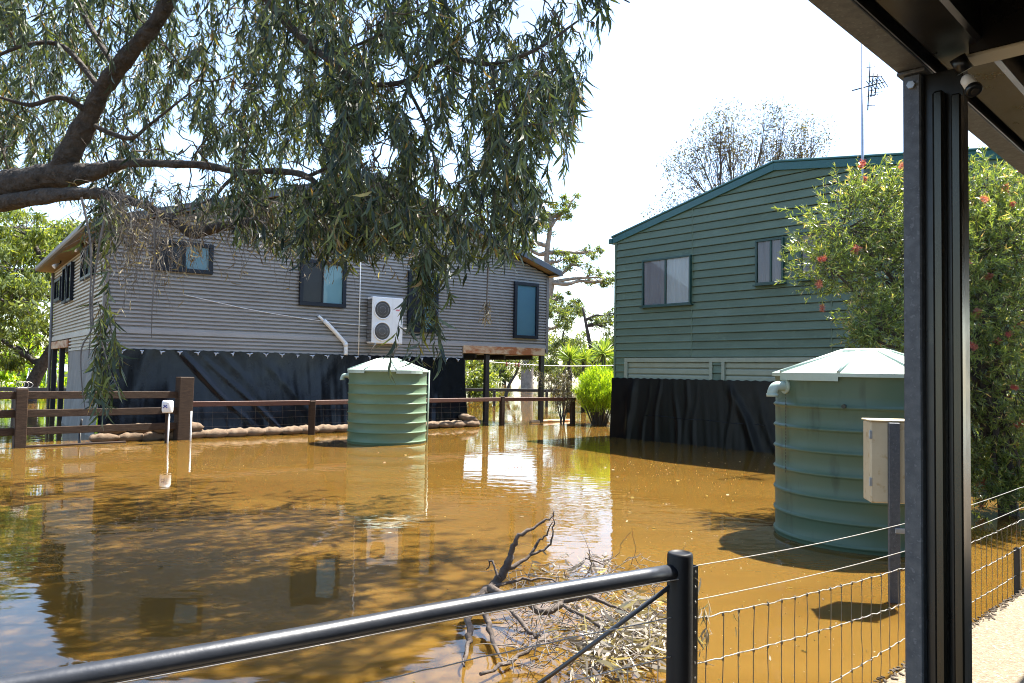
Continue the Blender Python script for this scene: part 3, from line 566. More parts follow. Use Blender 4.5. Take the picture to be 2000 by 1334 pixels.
# leak stain and a small tap below the overflow of the near tank
m = MB(); rgn = random.Random(3); rr = R2 + .0165
def onc(a, z, e=.0015): return c2 + V(math.cos(a) * (rr + e), math.sin(a) * (rr + e), z)
for k in range(26):
    z = 1.42 - k * .03; ww = .010 * rgn.uniform(.3, 1.1) / rr; a = pa + .03 + rgn.uniform(-.004, .004)
    m.add([onc(a - ww, z), onc(a + ww, z), onc(a + ww, z - .024 * rgn.uniform(.5, 1.2)), onc(a - ww, z - .024 * rgn.uniform(.5, 1.2))], [(0, 1, 2, 3)])
m.build('leak_stain', K['stain'], tk2)
m = MB(); a = math.atan2(-d2[1], -d2[0]) - .2; m.tube([onc(a, 1.33, -.02), onc(a, 1.33, .03)], .02, 8); m.build('plug', K['stain'], tk2)
m = MB(); q = c1 + V(.99 * R1, .14 * R1, 0); m.tube([q + Z3 * 1.6 + V(.05, 0, 0), q + V(.03, 0, -.2)], .02, 10); m.build('side_pipe', K['lid'], tk1)
# ================================================================ meter box on its post
mp_ = wat(1745, 1175); mt = thing('meter_box', 'cream metal meter box on a galvanised post in front of the near tank', 'meter box', mp_)
ztop = at(1745, 824, mp_[1])[2]; zbt = at(1745, 984, mp_[1])[2]; MA = nrm(V(1, -.18, 0)); MN = V(-MA[1], MA[0], 0)
m = MB(); m.box(mp_ - MA * .037 - MN * .04 - Z3 * .4, MA * .074, MN * .04, Z3 * (ztop + .4 - .005), .004); m.build('post', K['galv'], mt)
m = MB(); m.box(mp_ - MA * .15 + MN * .003 + Z3 * zbt, MA * .36, MN * .2, Z3 * (ztop - zbt), .008); bx = m.build('box', K['box_cream'], mt)
m = MB(); m.box(mp_ - MA * .16 - MN * .012 + Z3 * (ztop + .001), MA * .38, MN * .23, Z3 * .012, .004); m.build('box_lid', K['box_cream'], mt)
for z in (.12, .46): m = MB(); m.box(mp_ - MA * .158 + MN * .0 + Z3 * (zbt + z), MA * .02, MN * .02, Z3 * .06, .003); m.build('hinge', K['galv_light'], mt)
m = MB(); m.box(mp_ + MA * .0 - MN * .055 + Z3 * (zbt - .2), MA * .13, MN * .012, Z3 * .035, .002); m.build('clamp', K['galv_light'], mt)
# ================================================================ timber post and rail fence, house side
def gz(p): return V(p[0], p[1], 0)
Q0, Q1, Q2, Q3, Q4 = gz(wat(37, 875)), gz(wat(355, 859)), gz(wat(608, 849)), gz(wat(980, 831)), gz(wat(1118, 828))
Qm = Q0 - nrm(Q1 - Q0) * 3.0
def post(par, p, w, h, mk, lean=0.0, d=V(1, 0, 0), w2=None):
    d = nrm(d); nn = V(-d[1], d[0], 0); m = MB(); m.box(p - d * w / 2 - nn * (w2 or w) / 2 - Z3 * .6, d * w, nn * (w2 or w), Z3 * (h + .6) + d * lean, .012); return m.build('post', mk, par)
def rail(par, a, b, z, hgt, th, mk, za=0.0, name='rail'):
    d = nrm(b - a); nn = V(-d[1], d[0], 0); m = MB(); m.box(a - nn * th / 2 + Z3 * z, (b - a) + Z3 * za, nn * th, Z3 * hgt, .008); return m.build(name, mk, par)
tf = thing('timber_fence', 'dark weathered timber fence with three rails and a tall square end post', 'fence', Q0)
dF = nrm(Q1 - Q0); nF = V(dF[1], -dF[0], 0)
post(tf, Q0, .2, 1.13, K['timber_dark'], d=dF); post(tf, Qm, .2, 1.13, K['timber_dark'], d=dF); post(tf, Q1, .31, 1.37, K['timber_dark'], .03, d=dF, w2=.25)
for z, za in ((.93, -.02), (.58, -.01), (.24, .0)):
    rail(tf, Q0 + dF * .07, Q1 - dF * .1, z, .145, .06, K['timber_dark'], za); rail(tf, Qm, Q0 - dF * .0 - dF * .07, z, .145, .06, K['timber_dark'])
rail(tf, Q0 + dF * .02 + nF * .02, Q0 + dF * 1.9 + nF * .02, -.06, .1, .09, K['timber_dark'])
m = MB()
for k in range(3):
    cc = Q0 + Z3 * 1.17 + dF * (.05 * k - .02); m.tube([cc + dF * .07 * math.cos(q) * (1 + .2 * k) + Z3 * (.06 * math.sin(q) + .03) + nF * .03 * k for q in np.linspace(0, 2 * math.pi, 15)], .006, 5, caps=False)
m.build('wire_coil', K['wire'], tf)
rf = thing('rail_fence', 'low reddish timber rail fence with sagging wire mesh along the grey house', 'fence', Q2)
d12, d23, d34 = nrm(Q2 - Q1), nrm(Q3 - Q2), nrm(Q4 - Q3)
Qx = Q2 + (Q3 - Q2) * .48
for p, d in ((Q2, d12), (Qx, d23), (Q3, d23), (Q4, d34)): post(rf, p, .13, .82 if p is not Q3 else .86, K['timber_dark'], d=d)
for a, b in ((Q1 + d12 * .16, Q2 - d12 * .07), (Q2 + d12 * .07, Qx - d23 * .07), (Qx + d23 * .07, Q3 - d23 * .07), (Q3 + d23 * .07, Q4 + d34 * .1)): rail(rf, a, b, .72, .11, .07, K['timber_red'])
m = MB()
for a, b in ((Q1, Q2), (Q2, Qx), (Qx, Q3)):
    for z in (.6, .45, .28, .12): m.tube([a + (b - a) * t + Z3 * (z - .02 * math.sin(t * 3.1)) for t in np.linspace(0, 1, 7)], .0016, 4, caps=False)
    for k in range(1, int(np.linalg.norm(b - a) / .32)): p = a + (b - a) * k * .32 / np.linalg.norm(b - a); m.tube([p + Z3 * .7, p - Z3 * .1], .0014, 4, caps=False)
m.build('wire_mesh', K['wire_dark'], rf)
# white capped stake, plain stakes
p = gz(wat(325, 866)); sk = thing('capped_stake', 'upturned white tub on a stake beside the tall fence post', 'stake', p)
zc = at(325, 805, p[1])[2]; ch = at(325, 781, p[1])[2] - zc
m = MB(); m.box(p - V(.045, .0, .5), V(.05, 0, 0), V(0, .04, 0), Z3 * (zc + .5), .004); m.build('wooden_stake', K['timber_dark'], sk)
m = MB(); m.tube([p + V(.03, -.03, -.4), p + V(.055, -.03, zc)], .017, 8); m.build('white_pipe', K['white'], sk)
m = MB(); m.lathe(p + Z3 * (zc - .01), [(.085, .0), (.1, .0), (.104, .02), (.112, ch * .2), (.112, ch * .8), (.104, ch * .95), (.08, ch), (.001, ch)], 20); tb = m.build('tub', K['white'], sk)
m = MB(); c = p + V(0, -.118, zc + ch * .45); m.box(c + V(-.04, 0, -.03), V(.08, 0, .06), V(0, .006, 0), V(-.012, 0, .016)); m.box(c + V(.04, -.001, -.03), V(-.08, 0, .06), V(0, .006, 0), V(.012, 0, .016)); m.build('mark', K['blue_print'], tb)
p = gz(wat(372, 861)); m = MB(); m.tube([p - Z3 * .4, p + Z3 * (at(376, 803, p[1])[2])], .018, 8); tag(m.build('stake', K['white'], None, p), 'thin bare white stake just right of the tall fence post', 'stake')
p = gz(wat(155, 868)); hz = at(159, 818, p[1])[2]; m = MB(); m.tube([p - Z3 * .4, p + Z3 * hz * .6], .026, 8); m.tube([p + Z3 * hz * .6, p + Z3 * hz + V(.03, 0, 0)], [.026, .024], 8)
tag(m.build('stake', K['post_black'], None, p), 'short dark stake in front of the timber rails', 'stake')
# floating pole
a = wat(1036, 826); b = wat(1118, 822); m = MB(); m.tube([a + Z3 * .02, (a + b) / 2 + Z3 * .03, b + Z3 * .02], [.06, .055, .05], 10); tag(m.build('floating_pole', K['timber_pale'], None, a), 'pale round pole afloat beyond the low rail fence', 'pole')
# far rail fences and clothes line
def farfence(label, pts, z, mk, nposts):
    t = thing('rail_fence', label, 'fence', pts[0])
    for a, b in zip(pts[:-1], pts[1:]): rail(t, a, b, z, .14, .07, mk)
    for a, b in zip(pts[:-1], pts[1:]):
        for k in range(nposts + 1): post(t, a + (b - a) * k / nposts, .12, z + .06, mk, d=b - a)
farfence('dark low fence beyond the undercroft of the grey house', [V(-3.2, 35, 0), V(6.5, 36.5, 0)], .68, K['post_black'], 4)
farfence('dark flat fence at far left behind the timber rails', [V(-26, 27.5, 0), V(-15.0, 27.5, 0)], .62, K['post_black'], 4)
cl = thing('clothes_line', 'white clothes line with a few pink pegs behind the grey house posts', 'clothes line', V(-.6, 27, 0))
a, b = at(935, 705, 27), at(1215, 713, 30); pts = [a + (b - a) * t - Z3 * .1 * math.sin(t * 3.14) for t in np.linspace(0, 1, 14)]
m = MB(); m.tube(pts, .012, 5); m.build('line', K['white'], cl)
K['peg'] = mat('pink_peg', (.7, .08, .16), rough=.4)
for i, t in enumerate((.18, .2, .24, .26, .29, .31, .33)): q = a + (b - a) * t - Z3 * .1 * math.sin(t * 3.14); m = MB(); m.box(q + V(-.015, -.02, -.09), V(.03, 0, 0), V(0, .04, 0), Z3 * .13, .004); m.build('peg', K['peg'] if i in (0, 2, 3) else K['white'], cl)
# things seen past the left corner
p = at(117, 745, 44); p = V(p[0], p[1], 0); ft = thing('water_tank', 'small distant green tank seen past the left corner of the grey house', 'water tank', p, 'round green water tanks')
m = MB(); m.lathe(p, [(1.05, -.3)] + [(1.05 + (.03 if k % 2 else 0), .12 * k) for k in range(11)], 36); m.build('tank_body', K['door_green'], ft)
m = MB(); m.lathe(p, [(1.1, 1.2), (1.1, 1.28), (.2, 1.65), (.001, 1.66)], 36); m.build('lid', K['lid'], ft)
p = at(80, 748, 38); p = V(p[0], p[1], 0); sw = thing('swing_frame', 'pale metal swing frame standing beyond the far left fence', 'swing frame', p)
K['pale_metal'] = mat('pale_blue_metal', (.6, .7, .7), rough=.4)
for x in (-.6, .7):
    m = MB(); m.tube([p + V(x, -.5, -.3), p + V(x, 0, 1.35), p + V(x, .5, -.3)], .035, 8); m.build('leg_frame', K['pale_metal'], sw)
m = MB(); m.tube([p + V(-.65, 0, 1.35), p + V(.75, 0, 1.35)], .035, 8); m.build('top_bar', K['pale_metal'], sw)
m = MB(); m.tube([p + V(-.1, 0, 1.35), p + V(-.1, 0, .4), p + V(.25, 0, .4), p + V(.25, 0, 1.35)], .015, 6); m.build('swing_seat', K['pale_metal'], sw)
# ================================================================ near pipe rail fence and mesh fence
pz = at(1330, 1078, FP[1])[2]
nf = thing('pipe_fence', 'black round post with a thick black pipe rail running left along the water', 'fence', FP)
m = MB(); m.lathe(FP, [(.047, -.6), (.047, pz - .012), (.044, pz - .003), (.036, pz), (.0335, pz - .004), (.001, pz - .002)], 28); m.build('post', K['post_matt'], nf)
zr = at(1300, 1115, FP[1])[2]
PL = [FP + Z3 * zr] + [wat(x, y, zr) for x, y in ((900, 1188), (600, 1244), (300, 1298), (0, 1350))]
dl = nrm(PL[-1] - PL[2]); PL += [PL[-1] + dl * q for q in (.45, .9, 1.35, 1.8)]
m = MB(); m.tube(crom(PL, 5), .0295, 20); m.build('top_rail', K['pipe_black'], nf)
m = MB(); dn = FP + Z3 * (at(1290, 1138, FP[1])[2]); bq = wat(1085, 1312, .42); m.tube([dn - V(.03, .02, 0), bq, bq + (bq - dn) * .6], .0085, 8); m.build('brace_rod', K['pipe_black'], nf)
ag = FP + EF * .052 + V(.005, -.03, 0)
m = MB(); m.box(ag - Z3 * .5, EF * .035, NF * .006, Z3 * (pz + .5 - .055), .001); m.box(ag + EF * .031 - NF * .03 - Z3 * .5, EF * .005, NF * .03, Z3 * (pz + .5 - .055), .001); st = m.build('steel_picket', K['black_paint'], nf)
for k in range(14): m = MB(); cc = ag + EF * .018 + NF * .0075 + Z3 * (pz - .075 - k * .055); m.tube([cc - NF * .002, cc + NF * .0005], .0045, 8); m.build('picket_hole', K['wire'], st)
def wire(mb_, P, r, wav=0.0, seed=0):
    rg_ = random.Random(seed); out = []
    for q in crom(P, 10): out.append(q + V(rg_.uniform(-1, 1), rg_.uniform(-1, 1), rg_.uniform(-1, 1)) * wav)
    mb_.tube(out, r, 5, caps=False)
m = MB(); off = V(.0, -.034, -.03)
wire(m, [q + V(.01, -.028, -.018) for q in PL], .0022)
m.build('tie_wire', K['wire'], nf)
m = MB()
LL = np.linalg.norm(PL[-1][:2] - PL[0][:2])
for k, dz in enumerate((.16, .3, .45, .6)):
    wire(m, [q - Z3 * dz + V(.0, -.005, 0) for q in PL], .0024, .002, k)
for t in np.linspace(.06, .95, 12):
    q = PL[0] + (PL[3] - PL[0]) * t; q = V(q[0], q[1], zr); m.tube([q - Z3 * .3, q - Z3 * .85], .002, 4, caps=False)
m.build('wire_strands', K['wire'], nf)
mf = thing('mesh_fence', 'wire mesh fence running right along the patio edge past the black verandah post', 'fence', FP + EF * 1.5)
def fz(x, y): return onp(x, y, FP, NF)
z_top = [fz(1770, 1022)[2], fz(1770, 1076)[2], fz(1772, 1108)[2], fz(1772, 1178)[2], fz(1774, 1243)[2], fz(1774, 1308)[2]]
zs0 = [fz(1372, 1100)[2], fz(1372, 1166)[2], fz(1390, 1196)[2], fz(1390, 1282)[2]]
SPN = 2.15
HZ = [z_top[0], z_top[1], z_top[2], z_top[3], z_top[4], z_top[5], z_top[5] - .13]
m = MB(); m2 = MB()
for k, z in enumerate(HZ):
    zl = zs0[k] if k < 4 else z
    for s in range(4):
        a, b = FP + EF * (.06 if s == 0 else s * SPN) + Z3 * (zl if s == 0 else z), FP + EF * ((s + 1) * SPN) + Z3 * z
        pts = [a + (b - a) * t - Z3 * (.012 * math.sin(math.pi * t)) for t in np.linspace(0, 1, 7)]
        wire(m if k < 2 else m2, pts, .0021 if k < 2 else .0027, .0 if k < 2 else .0035, 40 + k * 5 + s)
m.build('plain_wires', K['wire'], mf); m2.build('mesh_line_wires', K['wire'], mf)
m = MB(); rg_ = random.Random(9)
for k in range(1, 76):
    q = FP + EF * (.06 + k * .115); pts = []
    ss = min(1, (.06 + k * .115) / SPN); hz = [zs0[j] + (HZ[j] - zs0[j]) * ss if j < 4 else HZ[j] for j in range(7)]
    hz = [z - .012 * math.sin(math.pi * ((k * .115) % SPN) / SPN) for z in hz]
    for z in np.linspace(hz[2], hz[-1], 9): pts.append(q + Z3 * z + EF * rg_.uniform(-.004, .004) + NF * rg_.uniform(-.003, .003))
    m.tube(pts, .002, 4, caps=False)
    for z in hz[2:]: m.tube([q + Z3 * (z - .008), q + Z3 * (z + .008)], .0052, 5)
m.build('mesh_stays', K['wire_dark'], mf)
for s in (1.96, 4.2):
    q = FP + EF * (SPN * s); m = MB(); m.box(q - EF * .02 - NF * .02 - Z3 * .5, EF * .04, NF * .04, Z3 * ((HZ[3] if s < 2 else HZ[0]) + .51), .004); m.build('post', K['black_paint'], mf)
m = MB(); rg_ = random.Random(4)
for k in range(900):                                   # leaf litter and mud along the patio edge
    q = FP + EF * (k * .009) + NF * (.02 + abs(rg_.gauss(0, .03))); a = rg_.uniform(0, 6.28); d = V(math.cos(a), math.sin(a), 0); s = rg_.uniform(.012, .035)
    m.box(q - d * s * .5 + Z3 * .058, d * s, V(-d[1], d[0], 0) * s * .35, Z3 * rg_.uniform(.004, .01), .002)
tag(m.build('leaf_litter', K['kerb_dirt']), 'dark leaf litter and mud along the patio edge under the mesh', 'leaf litter', kind='stuff')
# ================================================================ verandah
vo = at(1765, 740, 2.1); vo = V(vo[0], vo[1], .06); zb = at(1764, 150, vo[1])[2]
ve = thing('verandah', 'black steel verandah post and beams framing the right edge of the view', 'verandah', vo)
def vbox(nm, e0, e1, n0, n1, z0, z1, mk, bev=.002, par=None):
    m = MB(); m.box(V(vo[0], vo[1], 0) + VE * e0 + VN * n0 + Z3 * z0, VE * (e1 - e0), VN * (n1 - n0), Z3 * (z1 - z0), bev); return m.build(nm, mk, par or ve)
pst = vbox('post', 0, .075, 0, .046, .06, zb, K['galv'], .004)
vbox('shutter_guide', .03, .075, .046, .142, .06, zb, K['black_paint'], .001)
vbox('guide_flange', -.002, .03, .074, .102, .06, zb - .06, K['guide'], .006)
vbox('guide_flange', -.004, .03, .12, .144, .06, zb - .08, K['guide'], .004)
vbox('post_cap', -.012, .087, -.012, .06, zb, zb + .01, K['galv'], .002)
m = MB(); c = V(vo[0], vo[1], 0) + VE * -.001 + VN * .023 + Z3 * (zb - .03); m.tube([c + VE * .01, c - VE * .008], .011, 6); m.build('bolt', K['galv_light'], ve)
# edge beam: open channel
vbox('edge_beam_flange', -5, 7, -.012, .06, zb + .011, zb + .017, K['galv']); vbox('edge_beam_web', -5, 7, -.012, -.006, zb + .017, zb + .2, K['galv'])
vbox('edge_beam_lip', -5, 7, .055, .062, zb + .017, zb + .035, K['black_paint'])
vbox('shutter_box', -5, 7, .075, .2, zb + .03, zb + .17, K['black_paint'], .01)
vbox('cross_beam', -.03, .035, .17, 5, zb + .005, zb + .17, K['black_paint'], .003); vbox('cross_beam_flange', -.036, .042, .165, 5, zb - .004, zb + .004, K['cream_bounce'])
for k in range(1, 5): vbox('cross_beam', -.03 + 2.2 * k, .035 + 2.2 * k, .17, 5, zb + .005, zb + .17, K['black_paint'], .003)
vbox('cross_beam', -2.3, -2.235, .17, 5, zb + .005, zb + .17, K['black_paint'], .003)
for k, n0 in enumerate((.42, .95, 1.5, 2.1, 2.8)): vbox('batten', -5, 7, n0, n0 + .06, zb + .172, zb + .23, K['roof_under'], .004)
vbox('gutter', -5, 7, -.085, -.016, zb + .12, zb + .225, K['black_paint'], .012)
m = MB(); vs = []; n = 120
for i in range(n + 1):
    e = -5 + 12 * i / n; dz = .018 * (i % 4 == 0); o = V(vo[0], vo[1], 0) + VE * e
    vs += [o - VN * .05 + Z3 * (zb + .235 + dz), o + VN * 5 + Z3 * (zb + .235 + .05 + dz)]
m.add(vs, [(2 * i, 2 * i + 2, 2 * i + 3, 2 * i + 1) for i in range(n)]); m.build('roof_sheet', K['roof_under'], ve)
vbox('roof_top', -5, 7, -.05, 5, zb + .3, zb + .32, K['galv'])
vbox('house_wall', -5, 7, 5.0, 5.1, .06, zb + .3, K['cream_bounce'])
vbox('end_batten', .3, 7, .22, .3, zb + .1, zb + .165, K['soffit'], .004)
# sensor light under the cross beam
lp = at(1885, 150, 1.95); sf = thing('sensor_light', 'white sensor light hanging under the verandah cross beam', 'light', lp)
m = MB(); m.tube([lp + V(-.02, 0, .05), lp + V(0, 0, .015)], .02, 10); m.build('mount', K['black_paint'], sf)
d = nrm(at(1912, 190, 1.9) - lp); m = MB(); m.tube([lp + d * .005, lp + d * .012, lp + d * .045], [.012, .016, .016], 14); m.build('housing', K['white'], sf)
m = MB(); m.tube([lp + d * .045, lp + d * .05, lp + d * .06, lp + d * .063], [.016, .02, .02, .017], 16); m.build('bezel', K['black_paint'], sf)
m = MB(); m.tube([lp + d * .0615, lp + d * .0645], [.011, .009], 12); m.build('lens', K['roof_under'], sf)
# ================================================================ foliage helpers
def unit(a): return a / np.maximum(np.linalg.norm(a, axis=-1, keepdims=True), 1e-9)
def leaves(name, P, D, L, W, bend, matk, parent, sec=3, rnd=None, loc=None, rng=RNG):
    """a mesh of curved tapering blades: base P, direction D, length L, width W"""
    N = len(P); P, D = np.asarray(P, float), unit(np.asarray(D, float)); L, W, bend = (np.broadcast_to(np.asarray(q, float), (N,)) for q in (L, W, bend))
    S = unit(np.cross(D, rng.normal(size=(N, 3)))); Nn = np.cross(S, D)
    ts = np.linspace(0, 1, sec + 1); hw = np.array({1: [.5, .5], 2: [.25, .5, .06], 3: [.14, .5, .42, .04]}[sec])
    pos = P[:, None] + D[:, None] * (L[:, None] * ts)[..., None] + (S * .7 + Nn * .5)[:, None] * ((L * bend)[:, None] * ts ** 2)[..., None]
    off = S[:, None] * (W[:, None] * hw)[..., None] + Nn[:, None] * (W[:, None] * hw * .25)[..., None]
    v = np.stack([pos - off, pos + off], 2).reshape(-1, 3)
    if parent is not None: v = v - WL[parent.name]
    k = 2 * (sec + 1); q = np.array([[2 * i, 2 * i + 1, 2 * i + 3, 2 * i + 2] for i in range(sec)]); f = (q[None] + (np.arange(N) * k)[:, None, None]).reshape(-1)
    me = bpy.data.meshes.new(name); me.vertices.add(len(v)); me.vertices.foreach_set('co', v.astype(np.float32).ravel())
    me.loops.add(len(f)); me.loops.foreach_set('vertex_index', f.astype(np.int32)); npoly = len(f) // 4
    me.polygons.add(npoly); me.polygons.foreach_set('loop_start', np.arange(0, len(f), 4, dtype=np.int32)); me.polygons.foreach_set('loop_total', np.full(npoly, 4, np.int32)); me.polygons.foreach_set('use_smooth', np.ones(npoly, bool))
    at_ = me.attributes.new('rnd', 'FLOAT', 'POINT'); r = rng.random(N) if rnd is None else rnd; at_.data.foreach_set('value', np.repeat(r, k).astype(np.float32))
    me.update(calc_edges=True); o = link(name, me, matk, parent); o['kind'] = 'stuff'; return o
def bez(a, b, sag, k=7, out=None):
    """a curved twig from a to b that bows by sag"""
    a, b = np.asarray(a), np.asarray(b); return [a + (b - a) * t + Z3 * sag * 4 * t * (1 - t) * np.linalg.norm(b - a) for t in np.linspace(0, 1, k)]
# ================================================================ the big weeping gum
TB = V(-7.6, 8.8, 0)
gum = thing('gum_tree', 'large weeping gum tree hanging over the flood from the left', 'tree', TB)
def limb(rows, k=6):                                   # rows: photo x, y, distance, radius
    return [(q[:3], q[3]) for q in crom([np.append(at(x, y, Y), r) for x, y, Y, r in rows], k)]
base = at(-300, 560, 8.7)
LIMBS = [
    [(q[:3], q[3]) for q in crom([np.append(TB - Z3 * .8, .42), np.append(TB + Z3 * .6, .36), np.append(TB + V(.15, .0, 1.7), .31), np.append(at(-230, 455, 8.6), .26), np.append(at(-90, 392, 8.4), .22), np.append(at(0, 366, 8.2), .18), np.append(at(60, 352, 8.1), .165), np.append(at(120, 343, 8.0), .15), np.append(at(180, 336, 7.9), .1), np.append(at(225, 324, 7.8), .065)], 6)],
    limb([(105, 345, 8.0, .13), (135, 300, 7.95, .125), (165, 245, 7.9, .115), (195, 185, 7.8, .1), (225, 140, 7.7, .092), (265, 90, 7.6, .088), (310, 35, 7.5, .08), (355, -60, 7.4, .07), (400, -180, 7.3, .06), (470, -330, 7.3, .04), (560, -460, 7.4, .02)]),
    limb([(-110, 415, 8.35, .12), (-30, 404, 8.2, .105), (50, 389, 8.0, .09), (120, 380, 7.85, .08), (180, 378, 7.7, .07), (230, 385, 7.6, .05), (290, 405, 7.5, .045), (340, 432, 7.45, .05), (380, 455, 7.4, .06), (430, 443, 7.35, .055), (502, 432, 7.3, .05)]),
    limb([(215, 325, 7.8, .062), (260, 318, 7.75, .05), (330, 320, 7.7, .045), (400, 323, 7.65, .04), (470, 336, 7.6, .037), (540, 334, 7.5, .034), (600, 345, 7.4, .032), (640, 385, 7.3, .03), (665, 432, 7.25, .02)]),
    limb([(345, -40, 7.42, .05), (430, -60, 7.3, .045), (510, -10, 7.2, .042), (560, 45, 7.1, .04), (610, 92, 7.0, .036), (660, 130, 6.9, .034), (705, 162, 6.8, .03), (790, 160, 6.7, .026), (870, 115, 6.6, .022), (960, 125, 6.5, .02), (1050, 95, 6.4, .016), (1130, 40, 6.4, .01)]),
    limb([(960, 125, 6.5, .018), (968, 190, 6.5, .015), (975, 270, 6.5, .012), (1010, 330, 6.5, .008), (1060, 380, 6.5, .005)]),
    limb([(400, -180, 7.3, .05), (560, -230, 7.0, .045), (740, -190, 6.8, .038), (900, -130, 6.6, .03), (1060, -70, 6.5, .022), (1170, -25, 6.5, .012), (1230, 5, 6.5, .006)]),
    limb([(180, 222, 7.85, .04), (120, 190, 7.7, .03), (60, 205, 7.6, .022), (0, 190, 7.5, .014)]),
    limb([(200, 180, 7.8, .035), (130, 95, 7.9, .028), (60, 86, 7.8, .022), (-30, 120, 7.7, .014)]),
    limb([(230, 140, 7.7, .03), (170, 40, 7.9, .028), (110, -80, 8.0, .022), (50, -220, 8.2, .014)]),
    limb([(170, 240, 7.9, .03), (250, 270, 7.8, .024), (290, 245, 7.6, .016), (370, 182, 7.5, .01)]),
    limb([(640, 100, 6.95, .02), (680, 105, 6.9, .016), (690, 92, 6.8, .014), (760, 60, 6.7, .012), (840, 20, 6.6, .006)]),
    limb([(470, 336, 7.6, .022), (440, 360, 7.6, .018), (410, 390, 7.55, .012), (330, 420, 7.5, .006)]),
    limb([(600, 345, 7.4, .02), (670, 322, 7.3, .016), (740, 370, 7.2, .013), (800, 410, 7.1, .009), (860, 440, 7.0, .005)]),
    limb([(790, 160, 6.7, .018), (830, 240, 6.7, .014), (850, 330, 6.7, .01), (850, 420, 6.7, .006)]),
    limb([(-230, 455, 8.6, .14), (-330, 250, 8.2, .12), (-360, 0, 7.8, .1), (-330, -250, 7.4, .07), (-220, -480, 7.0, .04)]),
    [(q[:3], q[3]) for q in crom([np.append(TB + V(.1, 0, 1.4), .2), np.append(TB + V(.3, -2, 3.4), .15), np.append(TB + V(.8, -5, 4.6), .1), np.append(TB + V(1.5, -8.5, 5.2), .05)], 6)],
    limb([(-330, 250, 8.2, .06), (-200, 130, 7.4, .05), (-80, 40, 6.9, .035), (60, -60, 6.6, .02)]),
]
def barktube(mb_, Lb):
    """limb with furrowed bark: long ridges that wander round it, knots and swellings"""
    Q = crom([np.append(p, r) for p, r in Lb], 3); n = 26; ph = RNG.uniform(0, 6.28, 6); a0 = len(mb_.v); mb_.tube([q[:3] for q in Q], [q[3] for q in Q], n, caps=True)
    for i, q in enumerate(Q):
        for k in range(n):
            th = 2 * math.pi * k / n; s = i * .35
            r_ = .82; g = r_ - 1 + .09 * abs(math.sin(5.5 * th + 1.3 * math.sin(s * .7 + ph[0]) + ph[1])) + .06 * math.sin(2 * th + s * .4 + ph[2]) + .05 * math.sin(s * 1.1 + ph[3]) + RNG.normal(0, .028)
            v = np.array(mb_.v[a0 + i * n + k]); mb_.v[a0 + i * n + k] = tuple(q[:3] + (v - q[:3]) * (1 + g))
m = MB()
for Lb in LIMBS: 
    rgl = random.Random(len(Lb)); barktube(m, Lb) if Lb[0][1] > .04 else m.tube([p + V(rgl.uniform(-1, 1), rgl.uniform(-1, 1), rgl.uniform(-1, 1)) * r * .12 for p, r in Lb], [r * rgl.uniform(.92, 1.08) for p, r in Lb], 12 if Lb[0][1] > .06 else 7)
m.build('trunk', K['bark'], gum)
BX = [-500, -60, 0, 90, 150, 180, 240, 260, 330, 420, 500, 560, 620, 680, 720, 790, 805, 850, 870, 930, 1000, 1050, 1075, 1110, 1135, 1160, 1200]
BY = [430, 410, 380, 400, 420, 460, 470, 430, 440, 455, 490, 530, 515, 535, 510, 530, 590, 610, 560, 555, 535, 500, 400, 350, 230, 130, 40]
HOLES = [(1048, 10, 45, 36), (590, 345, 40, 24), (740, 305, 38, 30), (350, 350, 60, 18), (360, 283, 42, 20), (45, 450, 60, 40), (815, 220, 22, 40), (1010, 60, 30, 14), (880, 330, 20, 30), (700, 60, 14, 40), (930, 290, 16, 40), (770, 130, 16, 22)]
hr_ = np.random.default_rng(77)
HOLES += [(hr_.uniform(0, 1130), hr_.uniform(0, 430), hr_.uniform(6, 16), hr_.uniform(8, 20)) for _ in range(90)]
def keep(x, y, rng):
    b = np.interp(x, BX, BY) + rng.normal(0, 22, len(x)); ok = y < b
    r = np.where(y < -5, 1225, np.where(y < 120, 1172, np.interp(y, [120, 250, 400, 560], [1165, 1145, 1105, 1062]))) + rng.normal(0, 10, len(x)); ok &= (x < r) | (y < -45)
    for cx, cy, rx, ry in HOLES: ok &= ~(((x - cx) / rx) ** 2 + ((y - cy) / ry) ** 2 < rng.uniform(.55, 1.1, len(x)))
    return ok
rng = np.random.default_rng(11)
nodes = np.array([p for Lb in LIMBS for p, r in Lb[(14 if Lb is LIMBS[0] else 2):]])
cl_ = []
def scatter(n, x0, x1, y0, y1, Y0, Y1):
    x, y, Y = rng.uniform(x0, x1, n), rng.uniform(y0, y1, n), rng.uniform(Y0, Y1, n)
    for a, b, c in zip(x, y, Y):
        if keep(np.array([a]), np.array([b + 60]), rng)[0]: cl_.append(at(a, b, c))
scatter(165, 660, 1160, -40, 470, 6.0, 7.6); scatter(130, 560, 1140, -60, 430, 7.6, 11.0); scatter(430, -80, 740, -60, 430, 8.4, 12.5); scatter(35, -60, 700, -60, 400, 6.6, 8.0); scatter(90, -350, 1150, -420, -20, 5.6, 9.5); scatter(50, -350, 300, -420, -20, 5.6, 9.2); scatter(30, 250, 760, 330, 470, 6.8, 8.6); scatter(26, 430, 820, 370, 470, 6.7, 7.7); scatter(40, 950, 1200, -60, 300, 6.0, 7.2)
x, y, Y = rng.uniform(500, 1420, 60), rng.uniform(-620, -190, 60), rng.uniform(5.4, 8.5, 60)
cl_ += [at(a, b, c) for a, b, c in zip(x, y, Y)]
n_ = 0
for k in range(90): cl_.append(V(rng.uniform(-10, -3.5), rng.uniform(-3, 4.5), rng.uniform(2.6, 8.0)))
while n_ < 400:                                        # the part of the crown above the view, which shades the water
    q = V(rng.uniform(-3.5, 3.2), rng.uniform(5.2, 11.6), rng.uniform(5.6, 9.0))
    if proj(q)[1] < -110: cl_.append(q); n_ += 1
